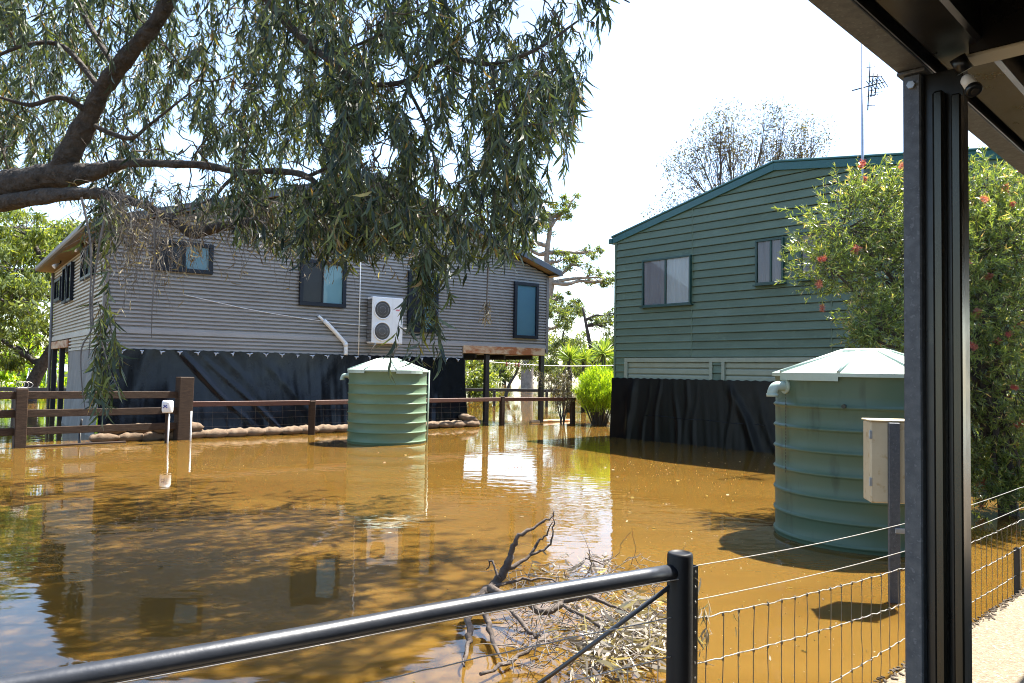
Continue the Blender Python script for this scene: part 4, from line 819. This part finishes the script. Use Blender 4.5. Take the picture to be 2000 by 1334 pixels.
cl_ = np.array(cl_); order = np.argsort([np.min(np.linalg.norm(nodes - c, axis=1)) for c in cl_])
tw = MB(); grow = [tuple(p) for p in nodes]
for i in order:
    c = cl_[i]; g = np.array(grow); d = np.linalg.norm(g - c, axis=1) + np.where(g[:, 2] > c[2] + .3, .15, 0); a = g[np.argmin(d)]; l = np.linalg.norm(c - a)
    pts = bez(a, c, .13 * rng.uniform(.3, 1.2), 6); pts = [p + rng.normal(0, .012, 3) * (0 < k < 5) * (1 + l) for k, p in enumerate(pts)]
    tw.tube(pts, np.linspace(.006 + .006 * min(l, 2), .004, 6).tolist(), 5, caps=False); grow += [tuple(p) for p in pts[2:]]
LP, LD, LLn, LR = [], [], [], []
def strand(p, ln, n, spread=.5, tone=0.0, thick=.0032, lf=1.0, dense=1.0, free=False):
    """a pendulous branchlet with alternate hanging leaves"""
    a = rng.uniform(0, 6.28); h = np.array([math.cos(a), math.sin(a), 0]) * spread; pts = [np.array(p)]; d = h + V(0, 0, rng.uniform(-.5, .25)); k = max(4, int(ln / .09)); st = ln / k
    for i in range(k):
        d = unit(d * .8 + V(0, 0, -.38) + rng.normal(0, .12, 3)); pts.append(pts[-1] + d * st)
    if not free and p[1] > .7 and p[0] > -.75 * p[1] - .3:
        xx, yy = proj(np.array(pts)); okk = keep(xx, yy + 12, rng); bad = np.flatnonzero(~okk[1:]); pts = pts[:(bad[0] + 1 if len(bad) else len(pts))]
        if len(pts) < 3: return
    tw.tube(pts[::2] if len(pts) > 6 else pts, np.linspace(thick, .0012, len(pts[::2] if len(pts) > 6 else pts)).tolist(), 3, caps=False)
    for i in range(1, len(pts)):
        for q in range(max(1, int(round(n * st / .09 * dense * rng.uniform(.6, 1.4))))):
            b = pts[i - 1] + (pts[i] - pts[i - 1]) * rng.random(); LP.append(b); LD.append(V(0, 0, -1) + rng.normal(0, .45, 3) * V(1, 1, .6)); LLn.append(rng.uniform(.06, .17) * lf); LR.append(min(1, max(0, rng.normal(.42 + tone, .24))))
for c in cl_:
    x, y = proj(c); tone = rng.choice([0, 0, 0, -.15, .12, .3], p=[.3, .2, .15, .15, .12, .08])
    for s in range(rng.integers(4, 8)): strand(c + rng.normal(0, .17, 3), rng.uniform(.3, .85), 3.2, rng.uniform(.4, 1.1), tone)
LP, LD, LLn, LR = map(np.array, (LP, LD, LLn, LR)); px, py = proj(LP + V(0, 0, -.08)); ok = keep(px, py, rng) | (LP[:, 1] < .7) | (LP[:, 0] < -.75 * LP[:, 1] - .3); LP, LD, LLn, LR = LP[ok].tolist(), LD[ok].tolist(), LLn[ok].tolist(), LR[ok].tolist()
# the long hanging strands
for x, y0, y1, Y, num in ((205, 440, 640, 7.0, 2), (200, 600, 800, 6.9, 7), (225, 640, 740, 6.9, 4), (185, 700, 820, 6.9, 5), (828, 500, 725, 6.6, 6), (824, 540, 650, 6.6, 5), (842, 480, 600, 6.6, 6), (1185, -60, 40, 6.4, 6), (1165, -40, 30, 6.4, 5), (190, 380, 520, 7.2, 7), (205, 400, 480, 7.2, 6)):
    for s in range(num): a = at(x + rng.normal(0, 7), y0 + rng.normal(0, 10), Y + rng.normal(0, .1)); strand(a, abs(a[2] - at(x, y1, Y)[2]) * rng.uniform(.75, 1.05), 1.4 if num < 3 else 2.6, .12, .15 if x < 300 else 0, lf=1.15, free=True)
print('gum leaves', len(LP)); leaves('crown', LP, LD, LLn, np.array(LLn) * rng.uniform(.11, .19, len(LP)), rng.normal(0, .55, len(LP)), K['gum'], gum, 3, np.array(LR), rng=rng)
tw.build('branchlets', K['twig'], gum)['kind'] = 'stuff'
# bare hanging twigs with a few dry leaves below the lower limb
tp_ = MB(); DP, DD, DL = [], [], []
for k in range(420):
    x = rng.choice([rng.uniform(190, 330), rng.uniform(330, 560), rng.uniform(560, 800)], p=[.45, .3, .25]); y = rng.uniform(360, 470) + (x > 560) * rng.uniform(-30, 60); Y = rng.uniform(6.9, 7.7); p = at(x, y, Y); ln = rng.uniform(.2, .75) * (1.15 if x < 330 else .8)
    pts = [p]; d = rng.normal(0, .6, 3) - V(0, 0, .3)
    for i in range(7): d = unit(d + V(0, 0, -.35) + rng.normal(0, .3, 3)); pts.append(pts[-1] + d * ln / 7)
    tp_.tube(pts, np.linspace(.0035, .0014, 8).tolist(), 3, caps=False)
    for i in range(2, 8):
        if rng.random() < .4: DP.append(pts[i]); DD.append(V(0, 0, -1) + rng.normal(0, .6, 3)); DL.append(rng.uniform(.05, .12))
for rows in ([(165, 385), (172, 470), (178, 540), (170, 590), (178, 640), (172, 700)], [(200, 430), (192, 500), (180, 580), (182, 640), (200, 670), (215, 720), (230, 760)], [(180, 580), (178, 640), (160, 680), (158, 740), (165, 800)], [(300, 430), (302, 520), (297, 600), (298, 660)], [(950, 470), (951, 560), (948, 620)]):
    tw2 = crom([at(a + rng.normal(0, 2), b, 6.9) for a, b in rows], 4); tp_.tube(tw2, np.linspace(.011, .004, len(tw2)).tolist(), 5, caps=False)
for k in range(60): DP.append(at(951 + rng.normal(0, 4), rng.uniform(585, 622), 6.9)); DD.append(V(0, 0, -1) + rng.normal(0, .4, 3)); DL.append(rng.uniform(.04, .09))
tp_.build('dead_twigs', K['twig_pale'], gum)['kind'] = 'stuff'
leaves('dry_leaves', DP, DD, DL, np.array(DL) * .14, rng.normal(0, .5, len(DP)), K['gum_dry'], gum, 3, rng=rng)
# ================================================================ background trees
def bushy(name, label, cat, basep, blobs, trunk, tr, nleaf, lsize, lmat, barkm, aspect=.3, seed=0, group=None, droop=.3, clump=.45, limbs=True, tw_n=14, lean=None):
    """tree with tapered trunk, limbs to every leaf mass and leaf-sized faces in uneven clumps
    blobs: list of (centre offset, radii) in metres from the base"""
    rg = np.random.default_rng(seed); bp = V(basep[0], basep[1], basep[2] if len(basep) > 2 else 0); t = thing(name, label, cat, bp, group); m = MB()
    tp = crom([bp - Z3 * .5] + [bp + np.array(q) for q in trunk], 5); m.tube(tp, np.linspace(tr, tr * .3, len(tp)).tolist(), 9); tpn = np.array(tp)
    P, D = [], []; vol = np.array([r[0] * r[1] * r[2] for c, r in blobs]) ** .75; vol /= vol.sum(); tw = MB()
    for (c, r), fvol in zip(blobs, vol):
        c = bp + np.array(c); r = np.array(r); hgt = tpn[:, 2]; dd = np.linalg.norm(tpn - c, axis=1) + np.where(hgt > c[2], 1.0, 0); a = tpn[np.argmin(dd)]
        lb = [a + (c - a) * s + rg.normal(0, .06, 3) * np.linalg.norm(c - a) * (0 < s < 1) for s in np.linspace(0, 1, 5)]; lb = crom(lb, 3); m.tube(lb, np.linspace(tr * .38, tr * .1, len(lb)).tolist(), 6)
        nc = max(4, int(tw_n * rg.uniform(.8, 1.3))); n = int(nleaf * fvol / nc)
        for k in range(nc):
            q = unit(rg.normal(size=3)) * rg.uniform(.45, 1.0) ** .5; e = c + q * r; st_ = lb[rg.integers(len(lb) // 2, len(lb))]
            tw.tube([st_, (st_ + e) / 2 + rg.normal(0, .08, 3) * r, e], [tr * .07 + .004, tr * .05 + .003, .004], 4, caps=False)
            rr = r * clump * rg.uniform(.5, 1.1); nn = int(n * rg.uniform(.5, 1.5)); pp = e + unit(rg.normal(size=(nn, 3))) * (rg.random((nn, 1)) ** .5) * rr; pp[:, 2] -= rg.random(nn) * rr[2] * droop; P.append(pp); D.append(rg.normal(size=(nn, 3)) * .8 + V(0, 0, -droop * 2))
    m.build('trunk', barkm, t); tw.build('twigs', barkm, t)['kind'] = 'stuff'
    P = np.concatenate(P); D = np.concatenate(D); L = lsize * rg.uniform(.6, 1.3, len(P)); leaves('crown', P, D, L, L * aspect, rg.normal(0, .3, len(P)), lmat, t, 2, rng=rg)
    return t
def rblobs(seed, n, cx, cy, cz, sx, sy, sz, r0, r1):
    rg = np.random.default_rng(seed); return [((cx + rg.uniform(-sx, sx), cy + rg.uniform(-sy, sy), cz + rg.uniform(-sz, sz)), tuple(rg.uniform(r0, r1) * np.array((1, 1, .7)))) for _ in range(n)]
GRP = 'trees beyond the houses'
# left background
p = at(60, 740, 33); bushy('gum_tree', 'leaning dark-trunked gum behind the far left fence', 'tree', (p[0], p[1], 0), [((-1.5, 0, 5.6), (2.2, 2, 1.6)), ((.6, .5, 4.6), (1.6, 1.8, 1.3)), ((2.0, 0, 6.3), (1.6, 1.6, 1.4)), ((-.6, 0, 7.6), (2, 2, 1.2)), ((-2.6, -.5, 3.6), (1.6, 1.5, 1.3)), ((1.6, .2, 3.2), (1.0, 1, .9)), ((-1.0, .5, 2.4), (1.6, 1.2, .9))], [(0, 0, .5), (.5, 0, 1.6), (1.1, 0, 2.8), (1.0, 0, 4), (.5, 0, 6)], .34, 13000, .24, K['gum_sun'], K['bark'], seed=1, group=GRP, droop=.6)
p = at(-90, 740, 30); bushy('gum_tree', 'bright green gum at the far left edge of the view', 'tree', (p[0], p[1], 0), rblobs(2, 9, 0, 0, 4.8, 2.6, 1.5, 3.0, 1.2, 1.9), [(0, 0, 1), (.3, 0, 3), (0, 0, 5.5)], .3, 12000, .24, K['gum_far'], K['bark'], seed=2, group=GRP, droop=.6)
p = at(110, 740, 52); bushy('gum_tree', 'sunlit gum showing above the left eave of the grey house', 'tree', (p[0], p[1], 0), rblobs(3, 10, 0, 0, 8, 4.2, 2, 4.0, 1.6, 2.6), [(0, 0, 2), (.4, 0, 5), (0, 0, 9)], .4, 9000, .38, K['gum_sun'], K['bark_pale'], seed=3, group=GRP, droop=.5)
# between the houses
p = at(1030, 752, 70); bushy('gum_tree', 'big pale-trunked gum standing in the water behind the grey house', 'tree', (p[0], p[1], 0), [((4.6, 0, 11.4), (1.5, 1.3, .9)), ((6.4, 0, 10.4), (1.4, 1.2, .8)), ((5.8, .5, 12.8), (1.0, 1, .8)), ((3.0, 0, 11.9), (1.3, 1.2, .9)), ((7.4, 0, 9.9), (.8, .8, .5)), ((2.9, .4, 16.4), (1.2, 1.2, .9)), ((3.9, .4, 17.6), (1.0, 1.1, .8)), ((.8, 0, 15.3), (1.7, 1.7, 1.2)), ((-1.2, 0, 13), (2, 2, 1.6)), ((2.9, 0, 8.4), (1.2, 1.1, .9)), ((4.2, .4, 7.5), (1.2, 1, .9)), ((3.0, .5, 5.9), (.9, .9, .8)), ((-3, 0, 16), (2.6, 2, 1.8)), ((-6, 0, 14), (2.6, 2, 1.8)), ((-1, 0, 18.5), (2.2, 2, 1.4))], [(0, 0, 2), (.5, 0, 5), (1.6, 0, 8), (2.0, 0, 9.8), (1.6, 0, 12), (1.9, 0, 15)], .62, 15000, .3, K['gum_far'], K['bark_pale'], seed=4, group=GRP, droop=.2, clump=.38, tw_n=12)
p = at(1152, 745, 48); bushy('gum_tree', 'gum with a broken bare trunk top between the two houses', 'tree', (p[0], p[1], 0), [((1.0, 0, 4.6), (.9, .9, .8)), ((1.6, 0, 3.4), (1.0, .9, .8)), ((.4, .3, 5.0), (.5, .5, .4)), ((-1.0, 0, 3.2), (.8, .8, .7)), ((1.5, .3, 5.4), (.6, .6, .5)), ((0, 0, 2.2), (1.6, 1, .8)), ((2.6, 0, 2.4), (1.4, 1, 1)), ((2.8, 0, 5.0), (1, 1, 1))], [(.3, 0, 1), (.2, 0, 2.4), (-.1, 0, 3.8), (-.5, 0, 5.7)], .24, 5500, .2, K['gum_far'], K['bark'], seed=5, group=GRP, droop=.6, clump=.5)
p = at(1100, 745, 58); bushy('gum_tree', 'slender small gum beside the right corner of the grey house', 'tree', (p[0], p[1], 0), [((-.8, 0, 6.4), (1.1, 1, .8)), ((.3, 0, 5.6), (1, 1, .8)), ((.9, 0, 6.6), (.8, .8, .6)), ((-.2, 0, 3.6), (1.1, 1, .9)), ((-.8, 0, 2.4), (1.2, 1, .8))], [(.1, 0, 2), (-.1, 0, 4), (.2, 0, 5.6)], .13, 4200, .22, K['gum_far'], K['bark'], seed=6, group=GRP, droop=.4)
p = at(1440, 735, 44); bl = []
rgx = np.random.default_rng(21)
for xx, zt in ((1300, 375), (1335, 290), (1365, 250), (1400, 225), (1425, 205), (1455, 235), (1490, 215), (1520, 225), (1560, 235), (1590, 225), (1450, 290), (1400, 320), (1520, 290), (1350, 370), (1560, 300)):
    q = at(xx, zt + 40, 44); bl.append(((q[0] - p[0], rgx.uniform(-1, 1), q[2]), (1.0, 1.1, 1.5)))
bushy('gum_tree', 'thin-leaved tall gum rising behind the green gable', 'tree', (p[0], p[1], 0), bl, [(0, 0, 3), (.2, 0, 5), (0, 0, 6.5), (.2, 0, 7.5)], .22, 11000, .17, K['gum_grey'], K['twig'], seed=7, group=GRP, droop=.2, clump=.75, tw_n=28)
# far tree line across the flood, one by one
rgx = np.random.default_rng(30)
for i, (x, Y, h, lm) in enumerate(((-260, 75, 13, 'gum_far'), (-120, 90, 14, 'gum_sun'), (40, 82, 12, 'gum_far'), (190, 95, 15, 'gum_sun'), (330, 88, 13, 'gum_far'), (480, 96, 15, 'gum_far'), (620, 90, 14, 'gum_sun'), (760, 92, 13, 'gum_far'), (885, 84, 9, 'gum_sun'), (935, 105, 8, 'gum_far'), (985, 98, 7.5, 'gum_far'), (1060, 110, 7, 'gum_sun'), (1110, 96, 5.5, 'gum_far'), (1165, 102, 7, 'gum_far'), (1230, 92, 10, 'gum_far'), (1370, 98, 11, 'gum_sun'), (1520, 90, 12, 'gum_far'), (1720, 96, 12, 'gum_far'), (1940, 85, 13, 'gum_sun'), (2150, 90, 13, 'gum_far'))):
    q = at(x, 740, Y); bl = rblobs(50 + i, 7, 0, 0, h * .52, 3.4, 2, h * .36, 1.5, 2.4)
    bl += [((rgx.uniform(-2.5, 2.5), rgx.uniform(-1, 1), 1.6), (1.9, 1.4, 1.1))]
    bushy('far_gum', 'far gum across the flood, ' + ORD[i] + ' from the left in the distant tree line', 'tree', (q[0], q[1], 0), bl, [(0, 0, h * .2), (rgx.uniform(-.6, .6), 0, h * .45), (0, 0, h * .75)], .3, 2600, .5, K[lm], K['bark'], seed=60 + i, group='far trees across the flood', droop=.5, tw_n=8)
# ================================================================ shrubs between the houses
def blades(name, label, cat, p, n, h, spread, lmat, seed, wd=.012, curve=.35, r0=.25, up=1.0, nst=0):
    rg = np.random.default_rng(seed); t = thing(name, label, cat, p); a = rg.uniform(0, 6.28, n); r = rg.random(n) ** .5 * r0; P = np.stack([p[0] + np.cos(a) * r, p[1] + np.sin(a) * r, np.full(n, -.05)], 1)
    return t, rg
p = gz(wat(1162, 829)); p = V(2.75, 24.0, 0); sh, rg = blades('lime_shrub', 'bright lime green fine-leaved shrub standing in water beside the green building', 'shrub', p, 10, 1, 1, None, 3)
P, D, L = [], [], []; m = MB()
for k in range(110):
    a = rg.uniform(0, 6.28); s = rg.uniform(.1, 1) ** .6; tip = p + V(math.cos(a) * .9 * s, math.sin(a) * .85 * s, 1.88 - .95 * s * s + rg.normal(0, .06)); bs = p + V(math.cos(a) * .2 * s, math.sin(a) * .2 * s, -.1)
    pts = [bs, bs + (tip - bs) * .5 + V(0, 0, .12), tip]; cv = crom(pts, 6); m.tube(cv, np.linspace(.01, .003, len(cv)).tolist(), 4, caps=False)
    for q in range(150): i = rg.uniform(.3, 1) ** .75 * (len(cv) - 1); b = cv[int(i)] + rg.normal(0, .05, 3); P.append(b); D.append(V(math.cos(a) * .35, math.sin(a) * .35, .9) + rg.normal(0, .4, 3)); L.append(rg.uniform(.07, .17))
m.build('stems', K['twig'], sh); leaves('crown', P, D, L, .013, rg.normal(0, .3, len(P)), K['lime'], sh, 2, rng=rg)
p = gz(wat(1098, 828)); t2 = thing('thin_shrub', 'sparse thin-stemmed shrub in front of the right house post', 'shrub', p); rg = np.random.default_rng(4); P, D, L = [], [], []; m = MB()
for k in range(16):
    a = rg.uniform(0, 6.28); s = rg.uniform(.2, 1); tip = p + V(math.cos(a) * .62 * s - .25, math.sin(a) * .5 * s, 1.62 - .6 * s * s * rg.random()); mid = p + (tip - p) * .5 + V(.1, 0, .08); cv = crom([p + V(rg.normal(0, .05), 0, -.2), mid, tip], 6); m.tube(cv, np.linspace(.013, .004, len(cv)).tolist(), 5, caps=False)
    for j in range(5):
        b = cv[rg.integers(5, len(cv))]; e = b + rg.normal(0, .16, 3); m.tube([b, e], .003, 3, caps=False)
        for q in range(22): P.append(b + (e - b) * rg.random() + rg.normal(0, .04, 3)); D.append(rg.normal(0, .6, 3) + V(0, 0, .2)); L.append(rg.uniform(.06, .12))
m.build('stems', K['twig'], t2); leaves('crown', P, D, L, .016, rg.normal(0, .3, len(P)), K['gum_grey'], t2, 2, rng=rg)
for i, (x, y, s, lb) in enumerate(((1112, 700, .8, 'leftmost and lowest spiky palm head between the houses'), (1140, 702, .75, 'middle spiky palm head between the houses'), (1178, 690, 1.0, 'tallest spiky palm head beside the green building'), (1198, 712, .8, 'spiky palm head half hidden behind the green building corner'))):
    Y = 31 + i * .6; c = at(x, y, Y); b = V(c[0], c[1], 0); t = thing('palm', lb, 'palm', b, 'spiky palms between the houses'); rg = np.random.default_rng(70 + i); m = MB(); m.tube([b - Z3 * .3, V(c[0] + .05, c[1], c[2] * .5), c], [.12, .09, .1], 9); m.build('trunk', K['bark'], t)
    n = 130; d = unit(rg.normal(size=(n, 3)) + V(0, 0, .45)); leaves('fronds', np.repeat(c[None], n, 0) + d * .05, d, rg.uniform(.55, .85, n) * s, .05, rg.normal(0, .18, n), K['palm'], t, 3, rng=rg)
p = V(-1.1, 42, 0); q = at(918, 735, 42); bushy('round_shrub', 'round leafy shrub beyond the undercroft of the grey house', 'shrub', (q[0], 42, 0), [((0, 0, 1.3), (1.2, 1, 1.0)), ((.5, 0, .7), (1.1, .9, .7)), ((-.6, 0, 1.6), (.9, .9, .8))], [(0, 0, .5), (.1, 0, 1.0)], .08, 4200, .17, K['gum_sun'], K['bark'], seed=80, aspect=.5)
q = at(985, 746, 50); bushy('leaning_gum', 'thin leaning gum sapling beyond the undercroft of the grey house', 'tree', (q[0], 50, 0), [((1.2, 0, 2.6), (.9, .8, .7)), ((-.6, 0, 2.9), (1.0, .8, .8)), ((2.0, 0, 3.2), (1.0, .8, .8)), ((-2.0, 0, 3.2), (1.1, .8, .8))], [(.3, 0, .7), (.8, 0, 1.6), (1.0, 0, 2.6)], .13, 3200, .22, K['gum_far'], K['bark'], seed=81, droop=.6)
for i, (x, Y, s) in enumerate(((30, 40, 1.3), (150, 46, 1.5), (205, 60, 1.6))):
    q = at(x, 745, Y); bushy('yellow_shrub', ('low', 'middle', 'tall')[i] + ' sunlit yellow-green shrub in the gap left of the grey house, ' + ('leftmost', 'second', 'third')[i], 'shrub', (q[0], Y, 0), [((0, 0, 1.0 * s), (1.6 * s, 1, .9 * s)), ((1.2 * s, 0, .8 * s), (1.0 * s, 1, .8 * s)), ((-1.3 * s, 0, 1.5 * s), (1.1 * s, 1, s))], [(0, 0, .4), (.1, 0, 1.0)], .08, 3000, .25, K['lime'], K['bark'], seed=84 + i, aspect=.5, group='sunlit shrubs behind the left fence')
# ================================================================ bottlebrush
BB = gz(wat(1975, 1005)); bb = thing('bottlebrush_tree', 'bottlebrush with red flowers growing behind the near tank and black post', 'tree', BB); rg = np.random.default_rng(90); m = MB(); tw = MB()
def bc(x, y, Y): return at(x, y, Y)
blob = [(bc(1650, 445, 9.6), .75), (bc(1620, 520, 9.4), .55), (bc(1730, 400, 9.8), .7), (bc(1720, 540, 9.6), .75), (bc(1800, 480, 9.7), .8), (bc(1735, 620, 9.2), .55), (bc(1715, 640, 9.1), .48), (bc(1690, 655, 9.1), .3), (bc(1850, 600, 9.4), .8), (bc(1860, 400, 9.7), .75), (bc(1930, 380, 9.5), .6), (bc(1900, 500, 9.3), .8), (bc(1970, 460, 9.2), .75), (bc(1990, 420, 9.6), .7), (bc(1960, 620, 9.2), .8), (bc(1900, 720, 9.2), .75), (bc(1980, 760, 9.3), .8), (bc(1910, 840, 9.3), .65), (bc(2050, 560, 9.4), .9), (bc(2060, 800, 9.4), .8), (bc(1820, 760, 9.5), .7), (bc(1990, 880, 9.4), .6), (bc(1925, 905, 9.2), .5), (bc(1970, 935, 9.1), .45), (bc(1990, 955, 8.95), .36), (bc(1945, 960, 8.9), .3), (bc(1900, 930, 9.5), .4), (bc(2130, 650, 9.4), .9), (bc(1690, 370, 9.7), .4)]
P, D, L, R = [], [], [], []; FL = []
stem = [BB - Z3 * .4, BB + V(-.1, 0, .7), BB + V(-.25, .05, 1.5), BB + V(-.5, .1, 2.3)]; cv = crom(stem, 5); m.tube(cv, np.linspace(.12, .06, len(cv)).tolist(), 9)
for c, r in blob:
    a = cv[rg.integers(5, len(cv))]; lb = [a + (c - a) * s + rg.normal(0, .05, 3) * (0 < s < 1) for s in np.linspace(0, 1, 6)]; m.tube(lb, np.linspace(.045, .012, 6).tolist(), 6)
    nt = int(165 * (r / .75) ** 2)
    for k in range(nt):
        d = unit(rg.normal(size=3) + V(0, -.15, .1)); e = c + d * r * rg.uniform(.55, 1.18) * V(1, 1, .9); ln = rg.uniform(.18, .4); dr = unit(d + V(0, 0, .25) + rg.normal(0, .3, 3)); b = e - dr * ln
        if k % 2 == 0: tw.tube([c + (b - c) * .3, b, e], [.006, .004, .002], 3, caps=False)
        n = rg.integers(20, 32); s = rg.random(n); P.append(b + (e - b) * s[:, None]); D.append(dr * .75 + rg.normal(0, .55, (n, 3))); L.append(rg.uniform(.045, .085, n)); R.append(np.clip(rg.normal(.4, .2, n) + .35 * (s > .85), 0, 1))
        if rg.random() < .017 and e[1] < c[1] + .1: FL.append((e, dr))
m.build('trunk', K['bark'], bb); tw.build('twigs', K['twig'], bb)['kind'] = 'stuff'
P, D, L, R = map(np.concatenate, (P, D, L, R)); leaves('crown', P, D, L, .0115, rg.normal(0, .15, len(P)), K['brush'], bb, 2, R, rng=rg)
def brush(seed):
    rg = np.random.default_rng(seed); n = 170; z = rg.uniform(0, .095, n); a = rg.uniform(0, 6.28, n); d = np.stack([np.cos(a), np.sin(a), rg.normal(.25, .2, n)], 1); o = leaves('flower', np.stack([0 * z, 0 * z, z], 1), d, rg.uniform(.025, .045, n), .003, 0, K['flower'], None, 1, rng=rg, rnd=np.clip(rg.random(n) * .6 + (seed % 3 == 2) * .35, 0, 1)); me = o.data; bpy.data.objects.remove(o); return me
BM = [brush(s) for s in range(3)]
for i, (e, d) in enumerate(FL[:190]):
    o = bpy.data.objects.new('flower', BM[rg.choice([0, 1, 2], p=[.35, .3, .35])]); COL.objects.link(o); o.parent = bb; o.location = tuple(e - WL[bb.name]); o.rotation_euler = Vector(d).to_track_quat('Z', 'Y').to_euler(); s = rg.uniform(.8, 1.3); o.scale = (s, s, s)
# ================================================================ fallen branch and flood debris
fb = thing('fallen_branch', 'dead branch with dry leaves caught against the pipe rail in the water', 'branch', V(.0, 4.9, 0)); rg = np.random.default_rng(95); m = MB(); tp_ = MB(); P, D, L = [], [], []
rows = [[(925, 1175, 5.0, .03), (960, 1150, 5.05, .034), (985, 1115, 5.1, .028), (1003, 1075, 5.1, .02), (1012, 1048, 5.1, .014), (1060, 1022, 5.15, .009), (1082, 1000, 5.2, .004)],
        [(985, 1115, 5.1, .02), (1030, 1090, 5.15, .012), (1050, 1062, 5.2, .009), (1065, 1045, 5.2, .006), (1078, 1018, 5.2, .003)], [(1040, 1085, 5.15, .01), (1072, 1065, 5.2, .007), (1080, 1030, 5.2, .005), (1084, 995, 5.2, .003)],
        [(925, 1170, 5.0, .026), (915, 1195, 4.8, .024), (918, 1235, 4.5, .02), (912, 1275, 4.36, .012), (905, 1300, 4.1, .006)], [(945, 1165, 5.0, .026), (950, 1200, 4.8, .022), (962, 1250, 4.5, .014), (985, 1300, 4.15, .006)],
        [(955, 1150, 5.0, .024), (1010, 1170, 4.9, .02), (1060, 1195, 4.8, .022), (1100, 1175, 4.9, .02), (1150, 1165, 4.9, .016), (1200, 1185, 4.9, .01), (1260, 1215, 4.8, .006)],
        [(960, 1150, 5.0, .014), (1000, 1135, 5.1, .01), (1060, 1130, 5.2, .008), (1110, 1145, 5.2, .006)], [(975, 1130, 5.05, .01), (960, 1095, 5.1, .007), (950, 1110, 5.15, .004)], [(990, 1180, 4.9, .016), (1030, 1230, 4.6, .012), (1060, 1245, 4.5, .008), (1090, 1260, 4.4, .004)],
        [(1140, 1090, 5.4, .006), (1180, 1100, 5.4, .004), (1200, 1080, 5.5, .003)], [(1070, 1240, 4.4, .012), (1000, 1290, 4.2, .012), (940, 1320, 4.0, .01)], [(1100, 1180, 4.8, .012), (1180, 1230, 4.6, .01), (1230, 1300, 4.2, .006)], [(1130, 1140, 5.2, .006), (1155, 1110, 5.3, .005), (1148, 1075, 5.3, .003)]]
for r in rows: cv = crom([np.append(at(x, y, Y), rr) for x, y, Y, rr in r], 5); m.tube([q[:3] + rg.normal(0, .006, 3) for q in cv], [max(.002, q[3] * rg.uniform(.85, 1.15)) for q in cv], 7)
m.build('branch', K['deadwood'], fb)
for k in range(300):
    x = rg.uniform(990, 1295); y = rg.uniform(1090, 1300); p = wat(x, y, .03 + rg.random() * .1); d = unit(rg.normal(size=3) * V(1, 1, .45)); ln = rg.uniform(.12, .38); q = [p + d * ln * s + rg.normal(0, .012, 3) for s in np.linspace(0, 1, 5)]; tp_.tube(q, np.linspace(.0034, .0014, 5).tolist(), 4, caps=False)
tp_.build('twigs', K['twig_pale'], fb)['kind'] = 'stuff'
cx = [(1210, 1240, 55, 45, 330), (1120, 1200, 60, 40, 90), (1262, 1230, 30, 45, 300), (1165, 1275, 50, 30, 170), (1160, 1105, 30, 20, 70), (1080, 1110, 40, 25, 50), (1230, 1180, 50, 25, 130)]
for x, y, sx, sy, n in cx:
    for k in range(n): q = wat(np.clip(rg.normal(x, sx * .7), 960, 1305), rg.normal(y, sy * .7), rg.random() ** 2 * .16 + .01); P.append(q); D.append(V(.3, -.75, -.05) + rg.normal(0, .6, 3) * V(1, 1, .35)); L.append(rg.uniform(.06, .14))
leaves('dry_leaves', P, D, L, np.array(L) * .15, rg.normal(0, .35, len(P)), K['gum_dry'], fb, 3, rng=rg)
P, D, L = [], [], []
for x, y, sx, sy, n in ((1230, 960, 30, 6, 26), (1235, 980, 12, 5, 10), (1290, 985, 14, 3, 6), (1380, 960, 140, 60, 60), (1420, 1130, 120, 70, 70), (1560, 1250, 120, 60, 50), (1300, 1030, 80, 40, 40), (700, 1120, 260, 80, 30), (1545, 1060, 12, 4, 8), (425, 1186, 12, 3, 3), (1250, 915, 60, 14, 90), (1400, 930, 120, 20, 90), (900, 905, 200, 25, 70), (1000, 1000, 120, 60, 60), (450, 900, 200, 20, 60)):
    for k in range(n): q = wat(rg.normal(x, sx * .8), max(870, rg.normal(y, sy * .8)), .006); P.append(q); D.append(rg.normal(size=3) * V(1, 1, .04)); L.append(rg.uniform(.006, .018) if rg.random() < .9 else rg.uniform(.03, .06))
leaves('floating_debris', P, D, L, np.maximum(np.array(L) * .3, .006), rg.normal(0, .2, len(P)), K['gum_dry'], None, 2, rng=rg)
o = bpy.data.objects['floating_debris']; tag(o, 'pale leaf scraps floating on the brown water', 'debris', kind='stuff')
# dry leaves caught on the near post
sc = thing('caught_leaves', 'few dry gum leaves caught on the black fence post and wires', 'leaves', FP + Z3 * .5); P, D, L = [], [], []
for x, y, n in ((1348, 1120, 5), (1370, 1190, 10), (1372, 1230, 14), (1360, 1250, 8), (1430, 1215, 3)):
    for k in range(n): P.append(fz(x + rg.normal(0, 6), y + rg.normal(0, 12)) + NF * .015); D.append(V(.2, 0, -1) + rg.normal(0, .5, 3)); L.append(rg.uniform(.03, .08))
leaves('leaves', P, D, L, np.array(L) * .13, rg.normal(0, .4, len(P)), K['gum_dry'], sc, 3, rng=rg)
